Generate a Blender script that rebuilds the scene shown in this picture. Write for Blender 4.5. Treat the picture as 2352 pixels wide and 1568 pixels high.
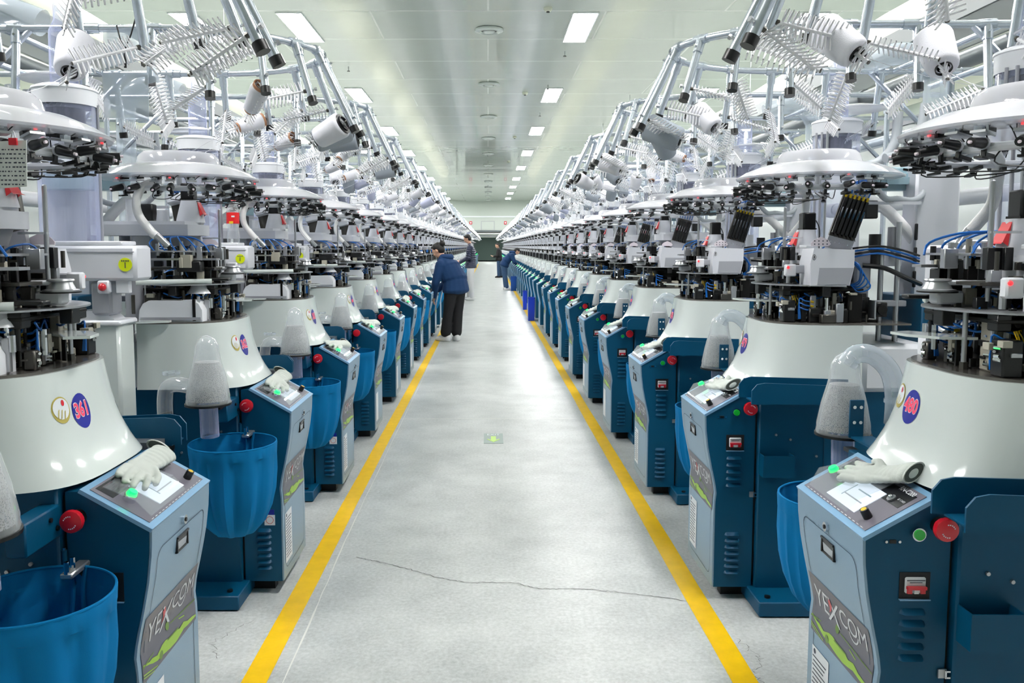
import bpy, bmesh, math, random
from mathutils import Vector, Matrix, Quaternion
D = bpy.data; SC = bpy.context.scene; COL = SC.collection
for o in list(D.objects): D.objects.remove(o)
V3 = Vector; PI = math.pi

# ---------------------------------------------------------------- camera
CH = 1.5                                   # eye height, metres
cam_d = D.cameras.new('camera'); cam = D.objects.new('camera', cam_d); COL.objects.link(cam)
cam_d.sensor_width = 36.0; cam_d.lens = 36 * 1900 / 2352
cam_d.shift_x = 55 / 2352; cam_d.shift_y = -55 / 2352
cam_d.clip_start = 0.05; cam_d.clip_end = 300
cam.location = (0, 0, CH)
cam.rotation_euler = (PI / 2 - math.atan(164 / 1900), 0, 0)
SC.camera = cam
# ---------------------------------------------------------------- world, exposure
w = D.worlds.new('hall_air'); SC.world = w; w.use_nodes = True
bg = w.node_tree.nodes['Background']; bg.inputs[0].default_value = (0.9, 0.95, 1, 1); bg.inputs[1].default_value = 0.3
SC.view_settings.view_transform = 'Standard'; SC.view_settings.look = 'None'
SC.view_settings.gamma = 1; SC.view_settings.use_curve_mapping = False
SC.view_settings.exposure = 0.32
LIGHT_POWER = 64.0
try:
    SC.cycles.transparent_max_bounces = 32; SC.cycles.max_bounces = 10; SC.cycles.diffuse_bounces = 5
    SC.cycles.caustics_reflective = False; SC.cycles.caustics_refractive = False
    SC.cycles.sample_clamp_indirect = 6
except Exception: pass
# ---------------------------------------------------------------- materials
MAT = {}
def srgb(r, g, b):
    f = lambda c: (c / 255 / 12.92) if c <= 10 else ((c / 255 + 0.055) / 1.055) ** 2.4
    return (f(r), f(g), f(b), 1)
def mat(name, col, rough=0.5, metal=0.0, coat=0.0, emit=None, es=0, noise=None, bump=None, alpha=1, trans=0, sheen=0):
    m = D.materials.new(name); m.use_nodes = True; nt = m.node_tree; p = nt.nodes['Principled BSDF']
    c = srgb(*col) if max(col) > 1 else (*col, 1)
    p.inputs['Base Color'].default_value = c
    p.inputs['Roughness'].default_value = rough; p.inputs['Metallic'].default_value = metal
    p.inputs['Coat Weight'].default_value = coat; p.inputs['Coat Roughness'].default_value = 0.06
    if sheen: p.inputs['Sheen Weight'].default_value = sheen
    if emit: p.inputs['Emission Color'].default_value = srgb(*emit); p.inputs['Emission Strength'].default_value = es
    tc = nt.nodes.new('ShaderNodeTexCoord')
    if noise:
        sc_, amt = noise
        n = nt.nodes.new('ShaderNodeTexNoise'); n.inputs['Scale'].default_value = sc_; n.inputs['Detail'].default_value = 5
        nt.links.new(tc.outputs['Object'], n.inputs['Vector'])
        mx = nt.nodes.new('ShaderNodeMix'); mx.data_type = 'RGBA'
        mx.inputs['A'].default_value = tuple(x * (1 - amt) for x in c[:3]) + (1,)
        mx.inputs['B'].default_value = tuple(min(1, x * (1 + amt)) for x in c[:3]) + (1,)
        nt.links.new(n.outputs['Fac'], mx.inputs['Factor']); nt.links.new(mx.outputs['Result'], p.inputs['Base Color'])
    if bump:
        sc_, st = bump
        n = nt.nodes.new('ShaderNodeTexNoise'); n.inputs['Scale'].default_value = sc_; n.inputs['Detail'].default_value = 3
        nt.links.new(tc.outputs['Object'], n.inputs['Vector'])
        b = nt.nodes.new('ShaderNodeBump'); b.inputs['Strength'].default_value = st; b.inputs['Distance'].default_value = 0.004
        nt.links.new(n.outputs['Fac'], b.inputs['Height']); nt.links.new(b.outputs['Normal'], p.inputs['Normal'])
    MAT[name] = m; return m
def clear(name, col, op, rough=0.06, gl=0.5):
    """thin see-through plastic: transparent body, milky share op, mirror sheen at the edges"""
    m = D.materials.new(name); m.use_nodes = True; nt = m.node_tree; nt.nodes.clear()
    out = nt.nodes.new('ShaderNodeOutputMaterial'); c = srgb(*col)
    tr = nt.nodes.new('ShaderNodeBsdfTransparent'); tr.inputs[0].default_value = (0.97, 0.98, 1, 1)
    p = nt.nodes.new('ShaderNodeBsdfDiffuse'); p.inputs[0].default_value = c
    g = nt.nodes.new('ShaderNodeBsdfGlossy'); g.inputs[0].default_value = (1, 1, 1, 1); g.inputs['Roughness'].default_value = rough
    l2 = nt.nodes.new('ShaderNodeLayerWeight'); l2.inputs[0].default_value = .5      # Schlick sheen, the same from both sides of the sheet
    pw = nt.nodes.new('ShaderNodeMath'); pw.operation = 'POWER'; pw.inputs[1].default_value = 4.5; nt.links.new(l2.outputs['Facing'], pw.inputs[0])
    fr = nt.nodes.new('ShaderNodeMath'); fr.operation = 'MULTIPLY_ADD'; fr.inputs[1].default_value = .8; fr.inputs[2].default_value = .045; nt.links.new(pw.outputs[0], fr.inputs[0])
    lw = nt.nodes.new('ShaderNodeLayerWeight'); lw.inputs[0].default_value = 0.25
    mr = nt.nodes.new('ShaderNodeMapRange'); mr.inputs['To Min'].default_value = op; mr.inputs['To Max'].default_value = min(1, op + gl)
    nt.links.new(lw.outputs['Facing'], mr.inputs['Value'])
    mx = nt.nodes.new('ShaderNodeMixShader'); nt.links.new(mr.outputs[0], mx.inputs[0])
    nt.links.new(tr.outputs[0], mx.inputs[1]); nt.links.new(p.outputs[0], mx.inputs[2]); m2 = nt.nodes.new('ShaderNodeMixShader'); nt.links.new(fr.outputs[0], m2.inputs[0]); nt.links.new(mx.outputs[0], m2.inputs[1]); nt.links.new(g.outputs[0], m2.inputs[2]); nt.links.new(m2.outputs[0], out.inputs[0])
    MAT[name] = m
mat('blue', (0, 72, 106), 0.42, bump=(160, 0.05)); MAT['blue'].node_tree.nodes['Principled BSDF'].inputs['Specular IOR Level'].default_value = .28
mat('blue_dark', (0, 52, 80), 0.5)
mat('silver_blue', (132, 160, 182), 0.38, metal=0.25, bump=(420, 0.12))
mat('frame_blue', (126, 170, 205), 0.3, metal=0.2)
mat('white_gloss', (212, 220, 218), 0.14, coat=0.5)
mat('grey_plastic', (220, 222, 230), 0.38)
mat('grey_light', (236, 238, 244), 0.3)
mat('grey_mid', (164, 166, 174), 0.45)
mat('deck', (112, 108, 104), 0.25, metal=0.6, noise=(30, 0.25))
mat('galv', (214, 222, 232), 0.24, metal=0.8, noise=(60, 0.12))
mat('steel', (188, 190, 194), 0.3, metal=0.8)
mat('chrome', (230, 232, 236), 0.08, metal=1)
mat('dark_metal', (30, 29, 28), 0.35, metal=0.6)
mat('mid_metal', (84, 82, 78), 0.35, metal=0.7)
mat('putty', (176, 172, 158), 0.4)
mat('black', (10, 11, 13), 0.35)
mat('black_soft', (10, 12, 18), 0.6)
mat('hose_blue', (20, 104, 190), 0.35)
mat('hose_grey', (176, 182, 188), 0.45)
mat('hose_white', (240, 240, 240), 0.4, bump=(300, 0.2))
mat('yellow', (226, 190, 20), 0.4)
mat('amber', (226, 190, 40), 0.4)
mat('red', (206, 20, 40), 0.3, coat=0.4)
mat('red_clip', (232, 60, 66), 0.3)
mat('red_led', (255, 60, 60), 0.4, emit=(255, 40, 50), es=1.2)
mat('blue_led', (40, 60, 255), 0.4, emit=(30, 50, 255), es=3.0)
mat('green_button', (20, 170, 50), 0.3, coat=0.5)
mat('green_lamp', (40, 255, 120), 0.3, emit=(0, 255, 60), es=4.0)
mat('green_tag', (70, 160, 120), 0.4)
mat('screen', (225, 230, 240), 0.12, emit=(220, 232, 240), es=0.5, coat=0.5)
mat('panel_film', (120, 116, 128), 0.2, coat=0.4)
mat('panel_black', (26, 26, 32), 0.25, coat=0.4)
mat('label_white', (226, 230, 234), 0.5)
mat('ink', (60, 66, 80), 0.6)
mat('logo_band', (92, 92, 104), 0.4)
mat('logo_text', (206, 210, 216), 0.4)
mat('logo_red', (190, 60, 70), 0.4)
mat('logo_green', (146, 186, 60), 0.4)
mat('logo_green_dark', (96, 128, 50), 0.4)
mat('badge_blue', (16, 30, 150), 0.3, coat=0.4)
mat('badge_pink', (250, 70, 110), 0.4)
mat('badge_white', (250, 235, 245), 0.4)
mat('gold', (196, 180, 96), 0.35, metal=0.3)
mat('sticker_yellow', (226, 240, 20), 0.35)
mat('bag_cloth', (4, 112, 168), 0.85, bump=(900, 0.25)); MAT['bag_cloth'].node_tree.nodes['Principled BSDF'].inputs['Specular IOR Level'].default_value = .15
mat('glove_knit', (206, 212, 206), 0.9, bump=(700, 0.5))
mat('glove_inside', (70, 76, 72), 0.95)
mat('yarn_white', (240, 240, 248), 0.8, bump=(500, 0.3))
mat('yarn_grey', (150, 158, 168), 0.85, bump=(500, 0.3))
mat('yarn_lilac', (196, 200, 226), 0.85, bump=(500, 0.3))
mat('card', (176, 130, 100), 0.8)
mat('bristle', (248, 248, 252), 0.35)
mat('bristle_red', (230, 60, 70), 0.35)
mat('teal_grey', (150, 178, 188), 0.35)
mat('filter_mesh', (150, 150, 150), 0.8, bump=(900, 0.6))
mat('duct', (236, 238, 222), 0.7, bump=(9, 0.3))
mat('beam', (180, 184, 186), 0.6)
mat('pipe_dark', (110, 116, 120), 0.4, metal=0.5)
mat('paper', (220, 224, 220), 0.7)
mat('bin_blue', (10, 56, 190), 0.4)
mat('bin_blue_dark', (0, 70, 150), 0.5)
mat('bottle_label', (232, 30, 34), 0.4)
mat('mask_pink', (232, 222, 230), 0.5)
clear('saucer', (250, 250, 255), 0.36, 0.08, 0.45)
clear('clear_lilac', (205, 212, 250), 0.2, 0.06, 0.5)
clear('clear', (240, 244, 246), 0.14, 0.04, 0.5)
clear('cover_film', (232, 238, 242), 0.03, 0.05, 0.12)
clear('clear_film', (214, 226, 236), 0.30, 0.12, 0.4)
clear('filter_see', (196, 196, 194), 0.36, 0.4, 0.25)
m = D.materials.new('lamp_white'); m.use_nodes = True; nt = m.node_tree; nt.nodes.clear()
e = nt.nodes.new('ShaderNodeEmission'); e.inputs[0].default_value = (1, 0.985, 0.97, 1); e.inputs[1].default_value = LIGHT_POWER
oo = nt.nodes.new('ShaderNodeOutputMaterial'); nt.links.new(e.outputs[0], oo.inputs[0]); MAT['lamp_white'] = m

# woven look for the filter sock: see-through holes between threads
nt = MAT['filter_see'].node_tree
tcx = nt.nodes.new('ShaderNodeTexCoord'); ck = nt.nodes.new('ShaderNodeTexVoronoi'); ck.inputs['Scale'].default_value = 260
nt.links.new(tcx.outputs['Object'], ck.inputs['Vector'])
mmr = nt.nodes.new('ShaderNodeMapRange'); mmr.inputs['From Min'].default_value = .25; mmr.inputs['From Max'].default_value = .45; mmr.inputs['To Min'].default_value = .15; mmr.inputs['To Max'].default_value = .62
nt.links.new(ck.outputs['Distance'], mmr.inputs['Value'])
mixn = [n for n in nt.nodes if n.type == 'MIX_SHADER'][0]; nt.links.new(mmr.outputs[0], mixn.inputs[0])
# ---------------------------------------------------------------- mesh builder
class MB:
    """collects shapes into one mesh; q scales how many segments round shapes get"""
    def __init__(s, q=1.0): s.v = []; s.f = []; s.m = []; s.slots = []; s.q = q; s.flat = set()
    def mi(s, name):
        if name not in s.slots: s.slots.append(name)
        return s.slots.index(name)
    def n(s, k, lo=5): return max(lo, int(round(k * s.q)))
    def add(s, vs, fs, mt, M=None):
        b = len(s.v); i = s.mi(mt)
        s.v += [tuple(M @ V3(v)) for v in vs] if M else [tuple(v) for v in vs]
        s.f += [tuple(b + k for k in f) for f in fs]; s.m += [i] * len(fs)
    def box(s, c, d, mt, M=None, ch=0):
        x, y, z = d[0] / 2, d[1] / 2, d[2] / 2
        c = V3(c)
        if ch and s.q > 0.5:
            ch = min(ch, x * .9, y * .9, z * .9); vs = []; 
            for sx in (-1, 1):
                for sy in (-1, 1):
                    for sz in (-1, 1):
                        vs.append(c + V3((sx * x, sy * (y - ch), sz * (z - ch))))
                        vs.append(c + V3((sx * (x - ch), sy * y, sz * (z - ch))))
                        vs.append(c + V3((sx * (x - ch), sy * (y - ch), sz * z)))
            bm = bmesh.new()
            for v in vs: bm.verts.new(v)
            bmesh.ops.convex_hull(bm, input=bm.verts)
            bmesh.ops.dissolve_limit(bm, angle_limit=0.02, verts=bm.verts, edges=bm.edges)
            bm.verts.index_update()
            s.add([v.co.copy() for v in bm.verts], [[v.index for v in f.verts] for f in bm.faces], mt, M); bm.free(); return
        vs = [c + V3((sx * x, sy * y, sz * z)) for sx in (-1, 1) for sy in (-1, 1) for sz in (-1, 1)]
        s.add(vs, [(0, 1, 3, 2), (4, 6, 7, 5), (0, 4, 5, 1), (2, 3, 7, 6), (0, 2, 6, 4), (1, 5, 7, 3)], mt, M)
    def cyl(s, p0, p1, r0, mt, r1=None, n=16, caps=True):
        p0 = V3(p0); p1 = V3(p1); r1 = r0 if r1 is None else r1; n = s.n(n)
        q = (p1 - p0).to_track_quat('Z', 'Y'); a = q @ V3((1, 0, 0)); b = q @ V3((0, 1, 0))
        vs = []
        for p, r in ((p0, r0), (p1, r1)):
            for i in range(n):
                t = 2 * PI * i / n; vs.append(p + a * (r * math.cos(t)) + b * (r * math.sin(t)))
        fs = [(i, (i + 1) % n, n + (i + 1) % n, n + i) for i in range(n)]
        if caps: fs += [tuple(range(n - 1, -1, -1)), tuple(range(n, 2 * n))]
        s.add(vs, fs, mt)
    def lathe(s, prof, c, mt, n=24, axis=None, closed=False, wob=None):
        n = s.n(n, 6); c = V3(c); q = V3(axis).to_track_quat('Z', 'Y') if axis else Quaternion()
        vs = []
        for k, (r, z) in enumerate(prof):
            for i in range(n):
                t = 2 * PI * i / n; rr = r * (wob(t, k) if wob else 1)
                vs.append(c + q @ V3((rr * math.cos(t), rr * math.sin(t), z)))
        fs = []
        for k in range(len(prof) - 1):
            for i in range(n):
                fs.append((k * n + i, k * n + (i + 1) % n, (k + 1) * n + (i + 1) % n, (k + 1) * n + i))
        if closed: fs += [tuple(range(n - 1, -1, -1)), tuple(range((len(prof) - 1) * n, len(prof) * n))]
        s.add(vs, fs, mt)
    def tube(s, pts, r, mt, n=8, sub=6, caps=True, corr=0):
        pts = [V3(p) for p in pts]; sub = s.n(sub, 2)
        if len(pts) > 2 and sub > 1:
            o = []
            for i in range(len(pts) - 1):
                p0 = pts[max(0, i - 1)]; p1 = pts[i]; p2 = pts[i + 1]; p3 = pts[min(len(pts) - 1, i + 2)]
                for j in range(sub):
                    t = j / sub
                    o.append(0.5 * ((2 * p1) + (p2 - p0) * t + (2 * p0 - 5 * p1 + 4 * p2 - p3) * t * t + (3 * p1 - p0 - 3 * p2 + p3) * t ** 3))
            o.append(pts[-1]); pts = o
        n = s.n(n, 4); vs = []; t0 = (pts[1] - pts[0]).normalized()
        a = t0.orthogonal().normalized()
        for i, p in enumerate(pts):
            t = (pts[min(i + 1, len(pts) - 1)] - pts[max(i - 1, 0)]).normalized()
            a = (a - t * a.dot(t)).normalized(); b = t.cross(a)
            rr = r[min(i, len(r) - 1)] if isinstance(r, (list, tuple)) else r * (1 + corr * (i % 2))
            for k in range(n):
                th = 2 * PI * k / n; vs.append(p + a * (rr * math.cos(th)) + b * (rr * math.sin(th)))
        fs = []
        for i in range(len(pts) - 1):
            for k in range(n): fs.append((i * n + k, i * n + (k + 1) % n, (i + 1) * n + (k + 1) % n, (i + 1) * n + k))
        if caps: fs += [tuple(range(n - 1, -1, -1)), tuple(range((len(pts) - 1) * n, len(pts) * n))]
        s.add(vs, fs, mt)
    def prism(s, poly, lo, hi, mt, ax='y', M=None):
        n = len(poly)
        def P(a, b, h): return {'y': (a, h, b), 'x': (h, a, b), 'z': (a, b, h)}[ax]
        vs = [P(a, b, lo) for a, b in poly] + [P(a, b, hi) for a, b in poly]
        fs = [(i, (i + 1) % n, n + (i + 1) % n, n + i) for i in range(n)] + [tuple(range(n - 1, -1, -1)), tuple(range(n, 2 * n))]
        s.add(vs, fs, mt, M)
    def ball(s, c, r, mt, sc=(1, 1, 1), n=12):
        n = s.n(n, 6); h = max(3, n // 2); c = V3(c)
        prof = [(math.sin(PI * i / h), -math.cos(PI * i / h)) for i in range(h + 1)]
        vs = []; 
        for pr, pz in prof:
            for i in range(n):
                t = 2 * PI * i / n
                vs.append(c + V3((r * sc[0] * max(pr, 1e-4) * math.cos(t), r * sc[1] * max(pr, 1e-4) * math.sin(t), r * sc[2] * pz)))
        fs = [(k * n + i, k * n + (i + 1) % n, (k + 1) * n + (i + 1) % n, (k + 1) * n + i) for k in range(h) for i in range(n)]
        s.add(vs, fs, mt)
    def mesh(s, name, angle=38):
        me = D.meshes.new(name); me.from_pydata(s.v, [], s.f)
        for k in s.slots: me.materials.append(MAT[k])
        if len(s.slots) > 1: me.polygons.foreach_set('material_index', s.m)
        bm = bmesh.new(); bm.from_mesh(me); bmesh.ops.recalc_face_normals(bm, faces=bm.faces); bm.to_mesh(me); bm.free()
        me.shade_smooth(); me.set_sharp_from_angle(angle=math.radians(angle)); return me
def put(name, mb, parent=None, loc=None, **kw):
    o = D.objects.new(name, mb.mesh(name) if isinstance(mb, MB) else mb); COL.objects.link(o)
    if parent is not None: o.parent = parent
    if loc is not None: o.location = loc
    return o
def tag(o, label, cat, group=None, kind=None):
    o['label'] = label; o['category'] = cat
    if group: o['group'] = group
    if kind: o['kind'] = kind
    return o
def struct(name, mb):
    o = put(name, mb); o['kind'] = 'structure'; return o
def empty(name, loc, rz=0):
    o = D.objects.new(name, None); COL.objects.link(o); o.location = loc; o.rotation_euler = (0, 0, rz); o.empty_display_size = 0.1; return o
def copy_tree(o, parent=None):
    c = o.copy(); COL.objects.link(c)
    if parent is not None: c.parent = parent
    for ch in KIDS.get(o.name, []):
        KIDS.setdefault(c.name, []).append(copy_tree(ch, c))
    return c
KIDS = {}
def kid(o):
    if o.parent: KIDS.setdefault(o.parent.name, []).append(o)
    return o
_tc = {}
def text2d(body, size, bold=0.0):
    """letters as flat polygons: verts (x,y) centred on the origin, faces"""
    key = (body, size, bold)
    if key in _tc: return _tc[key]
    cu = D.curves.new('t', 'FONT'); cu.body = body; cu.size = size; cu.align_x = 'CENTER'; cu.align_y = 'CENTER'
    cu.offset = bold; cu.resolution_u = 3
    ob = D.objects.new('t', cu); me = D.meshes.new_from_object(ob)
    r = ([(v.co.x, v.co.y) for v in me.vertices], [tuple(p.vertices) for p in me.polygons])
    D.objects.remove(ob); D.meshes.remove(me); _tc[key] = r; return r

class Parts:
    """parts of one thing by path; coarser copies fold paths together through remap"""
    def __init__(s, q=1.0, remap=None): s.q = q; s.p = {}; s.order = []; s.remap = remap
    def __call__(s, path):
        if s.remap: path = s.remap(path)
        if path is None: return MB(s.q)
        if path not in s.p: s.p[path] = MB(s.q); s.order.append(path)
        return s.p[path]
    def link(s, root):
        made = {}
        for path in s.order:
            if not s.p[path].v: continue
            segs = path.split('/'); par = made.get('/'.join(segs[:-1]), root)
            o = kid(put(segs[-1].split('#')[0], s.p[path], par)); made[path] = o
        return made
# ================================================================ the setting
HC = 5.85                                      # ceiling height
def floor_mat():
    m = D.materials.new('floor_paint'); m.use_nodes = True; nt = m.node_tree; p = nt.nodes['Principled BSDF']; L = nt.links.new
    tc = nt.nodes.new('ShaderNodeTexCoord')
    def noise(sc, det, src=None, st=None):
        n = nt.nodes.new('ShaderNodeTexNoise'); n.inputs['Scale'].default_value = sc; n.inputs['Detail'].default_value = det; n.inputs['Roughness'].default_value = .65
        if st:
            mp = nt.nodes.new('ShaderNodeMapping'); mp.inputs['Scale'].default_value = st; L(tc.outputs['Object'], mp.inputs[0]); L(mp.outputs[0], n.inputs['Vector'])
        else: L(tc.outputs['Object'], n.inputs['Vector'])
        return n
    a = noise(3.0, 8); b = noise(60, 4); c = noise(1.0, 4, st=(0.6, 3.2, 1))
    cr = nt.nodes.new('ShaderNodeValToRGB'); cr.color_ramp.elements[0].position = .3; cr.color_ramp.elements[0].color = srgb(172, 176, 175)
    cr.color_ramp.elements[1].position = .72; cr.color_ramp.elements[1].color = srgb(202, 205, 203)
    L(a.outputs['Fac'], cr.inputs[0])
    mx = nt.nodes.new('ShaderNodeMix'); mx.data_type = 'RGBA'; mx.blend_type = 'OVERLAY'; mx.inputs['Factor'].default_value = .45
    L(cr.outputs[0], mx.inputs['A']); L(b.outputs['Fac'], mx.inputs['B'])
    # white pits and scuffs under the varnish
    vo = nt.nodes.new('ShaderNodeTexVoronoi'); vo.feature = 'DISTANCE_TO_EDGE'; vo.inputs['Scale'].default_value = 5.5
    n2 = noise(9, 3); ad = nt.nodes.new('ShaderNodeMixRGB'); ad.inputs[0].default_value = .25
    L(tc.outputs['Object'], ad.inputs[1]); L(n2.outputs['Color'], ad.inputs[2]); L(ad.outputs[0], vo.inputs['Vector'])
    th = nt.nodes.new('ShaderNodeMapRange'); th.inputs['From Min'].default_value = 0; th.inputs['From Max'].default_value = .012; th.inputs['To Min'].default_value = .35; th.inputs['To Max'].default_value = 0
    L(vo.outputs['Distance'], th.inputs['Value'])
    ml = nt.nodes.new('ShaderNodeMath'); ml.operation = 'MULTIPLY'; L(th.outputs[0], ml.inputs[0]); L(c.outputs['Fac'], ml.inputs[1])
    m2 = nt.nodes.new('ShaderNodeMix'); m2.data_type = 'RGBA'; L(ml.outputs[0], m2.inputs['Factor']); L(mx.outputs['Result'], m2.inputs['A']); m2.inputs['B'].default_value = srgb(214, 216, 214)
    L(m2.outputs['Result'], p.inputs['Base Color'])
    rr = nt.nodes.new('ShaderNodeMapRange'); rr.inputs['To Min'].default_value = .22; rr.inputs['To Max'].default_value = .42
    L(c.outputs['Fac'], rr.inputs['Value']); L(rr.outputs[0], p.inputs['Roughness'])
    bu = nt.nodes.new('ShaderNodeBump'); bu.inputs['Strength'].default_value = .22; bu.inputs['Distance'].default_value = .01
    L(c.outputs['Fac'], bu.inputs['Height']); L(bu.outputs['Normal'], p.inputs['Normal']); p.inputs['Specular IOR Level'].default_value = .32
    MAT['floor_paint'] = m
floor_mat()
def ceil_mat():
    m = D.materials.new('ceiling_sheet'); m.use_nodes = True; nt = m.node_tree; p = nt.nodes['Principled BSDF']; L = nt.links.new
    tc = nt.nodes.new('ShaderNodeTexCoord')
    br = nt.nodes.new('ShaderNodeTexBrick'); br.offset = .5; br.inputs['Scale'].default_value = 1
    br.inputs['Brick Width'].default_value = 4.4; br.inputs['Row Height'].default_value = 2.1; br.inputs['Mortar Size'].default_value = .022
    br.inputs['Color1'].default_value = srgb(180, 188, 181); br.inputs['Color2'].default_value = srgb(184, 192, 183); br.inputs['Mortar'].default_value = srgb(232, 236, 232)
    mp = nt.nodes.new('ShaderNodeMapping'); mp.inputs['Location'].default_value = (0, 1.0, 0)
    L(tc.outputs['Object'], mp.inputs[0]); L(mp.outputs[0], br.inputs['Vector']); L(br.outputs['Color'], p.inputs['Base Color'])
    n = nt.nodes.new('ShaderNodeTexNoise'); n.inputs['Scale'].default_value = 1.1; n.inputs['Detail'].default_value = 2
    L(tc.outputs['Object'], n.inputs['Vector'])
    b = nt.nodes.new('ShaderNodeBump'); b.inputs['Strength'].default_value = .12; b.inputs['Distance'].default_value = .05
    L(n.outputs['Fac'], b.inputs['Height']); b2 = nt.nodes.new('ShaderNodeBump'); b2.inputs['Strength'].default_value = .5; b2.inputs['Distance'].default_value = .02
    L(br.outputs['Fac'], b2.inputs['Height']); L(b.outputs['Normal'], b2.inputs['Normal']); L(b2.outputs['Normal'], p.inputs['Normal'])
    p.inputs['Roughness'].default_value = .14; p.inputs['Specular IOR Level'].default_value = .7; p.inputs['Coat Weight'].default_value = .3
    MAT['ceiling_sheet'] = m
ceil_mat()
mat('fill_glow', (220, 230, 225), .5, emit=(230, 240, 235), es=170)  # emission for the fill panel added in the far passage
mat('wall_sheet', (190, 198, 192), .5)
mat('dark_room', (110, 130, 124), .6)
mat('line_yellow', (236, 190, 0), .45, noise=(14, .16), bump=(60, .2))
mat('crack', (112, 112, 110), .8)
mat('crack_light', (222, 222, 216), .7)
mat('exit_grey', (150, 166, 162), .4)
mat('exit_green', (190, 226, 110), .4)
mat('corrugated', (224, 230, 228), .3)
YE = 81.0; XW = 13.0
b = MB(); b.box((0, 38, -.1), (2 * XW, 100, .2), 'floor_paint'); struct('floor', b)
b = MB(); b.box((0, 38, HC + .1), (2 * XW, 100, .2), 'ceiling_sheet'); struct('ceiling', b)
b = MB(); b.box((-XW - .1, 38, 2.93), (.2, 100, 6.1), 'wall_sheet'); struct('wall_left', b)
b = MB(); b.box((XW + .1, 38, 2.93), (.2, 100, 6.1), 'wall_sheet'); struct('wall_right', b)
b = MB(); b.box((0, -12.1, 2.93), (2 * XW, .2, 6.1), 'wall_sheet'); struct('wall_back', b)
b = MB()                                        # far wall with a wide low opening
b.box((0, YE + .1, (HC + 2.35) / 2), (2 * XW, .2, HC - 2.35), 'wall_sheet')
for sx in (-1, 1): b.box((sx * (XW + 2.2) / 2, YE + .1, 1.17), (XW - 2.2, .2, 2.36), 'wall_sheet')
struct('wall_far', b)
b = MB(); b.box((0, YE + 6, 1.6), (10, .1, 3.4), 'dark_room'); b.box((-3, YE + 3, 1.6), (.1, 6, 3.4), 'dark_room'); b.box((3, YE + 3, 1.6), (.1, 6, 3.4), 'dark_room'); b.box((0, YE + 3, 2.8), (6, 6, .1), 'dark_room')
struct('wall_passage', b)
e = empty('passage_fill', (0, YE + 2.5, 2.74)); tag(e, 'small added fill panel that brightens the far dark passage', 'ceiling light'); b = MB(); b.box((0, 0, 0), (.5, .25, .02), 'fill_glow'); put('diffuser', b, e); b = MB(); b.box((0, 0, .012), (.56, .3, .012), 'grey_light'); put('frame', b, e)  # added fill, lifts the passage that would otherwise render too black
b = MB(); b.box((0, YE + 3, -.02), (6, 6, .04), 'dark_room'); struct('trim_1', b)
b = MB(); b.box((.05, YE - .04, 4.35), (2 * XW, .08, .12), 'grey_light'); struct('trim_2', b)
b = MB()                                        # framed hatch above the opening
for x in (-.65, .6): b.box((x, YE - .03, 3.4), (.05, .06, 1.0), 'grey_mid')
b.box((-.02, YE - .03, 3.9), (1.3, .06, .05), 'grey_mid'); b.box((-.02, YE - .02, 3.4), (1.2, .03, .95), 'wall_sheet')
struct('trim_3', b)
for i, (z, r, x0, x1) in enumerate(((2.95, .09, -2.6, 2.4), (2.72, .05, -2.6, 2.4), (2.5, .07, -2.4, 2.2))):
    b = MB(); b.cyl((x0, YE - .3, z), (x1, YE - .3, z), r, ('pipe_dark', 'grey_light', 'pipe_dark')[i])
    for x in (x0 + .3, 0, x1 - .3): b.box((x, YE - .158, z), (.05, .30, .05), 'steel')
    tag(put('overhead_pipe', b), ('thick dark pipe crossing above the far opening', 'thin pale pipe crossing above the far opening', 'lowest dark pipe right over the far opening')[i], 'pipe', 'pipes over the far opening')
for i, (x, z) in enumerate(((-1.68, 3.75), (1.68, 3.75))):
    b = MB(); b.box((x, YE - .06, z), (.26, .1, .3), 'red', ch=.02); b.box((x, YE - .115, z), (.12, .01, .14), 'label_white')
    tag(put('exit_light', b), 'small red lit sign on the far wall, ' + ('left' if i == 0 else 'right') + ' of the framed hatch', 'sign', 'red signs on the far wall')
# painted aisle lines
for sx, x, nm in ((-1, -.808, 'left'), (1, .888, 'right')):
    b = MB(); n = 60; vs = []; rnd = random.Random(4 + sx)
    for i in range(n + 1):
        y = .8 + (70 - .8) * (i / n) ** 1.6
        vs += [(x - .045 + rnd.uniform(-.002, .002), y, .002), (x + .045 + rnd.uniform(-.002, .002), y, .002)]
    b.add(vs, [(2 * i, 2 * i + 1, 2 * i + 3, 2 * i + 2) for i in range(n)], 'line_yellow')
    tag(put('floor_line', b), 'yellow painted line on the floor along the ' + nm + ' machine row', 'line marking', 'yellow aisle lines')
def crack(name, pts, wd, mt, label, jit, seed):
    rnd = random.Random(seed); P = []
    for i in range(len(pts) - 1):
        for j in range(14):
            t = j / 14; P.append((pts[i][0] * (1 - t) + pts[i + 1][0] * t + rnd.uniform(-jit, jit), pts[i][1] * (1 - t) + pts[i + 1][1] * t + rnd.uniform(-jit, jit)))
    vs = []; b = MB()
    for i, p in enumerate(P):
        q = P[min(i + 1, len(P) - 1)]; o = P[max(i - 1, 0)]; d = V3((q[0] - o[0], q[1] - o[1], 0)).normalized(); nn = V3((-d.y, d.x, 0)) * wd * rnd.uniform(.3, 1)
        vs += [(p[0] - nn.x, p[1] - nn.y, .0015), (p[0] + nn.x, p[1] + nn.y, .0015)]
    b.add(vs, [(2 * i, 2 * i + 1, 2 * i + 3, 2 * i + 2) for i in range(len(P) - 1)], mt); tag(put(name, b), label, 'crack')
crack('floor_crack', [(-.634, 3.886), (-.455, 3.798), (-.24, 3.648), (-.1, 3.585), (.115, 3.585), (.228, 3.519), (.438, 3.514), (.603, 3.473), (.86, 3.39)], .0028, 'crack', 'thin grey crack wandering across the floor between the yellow lines', .006, 1)
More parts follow.
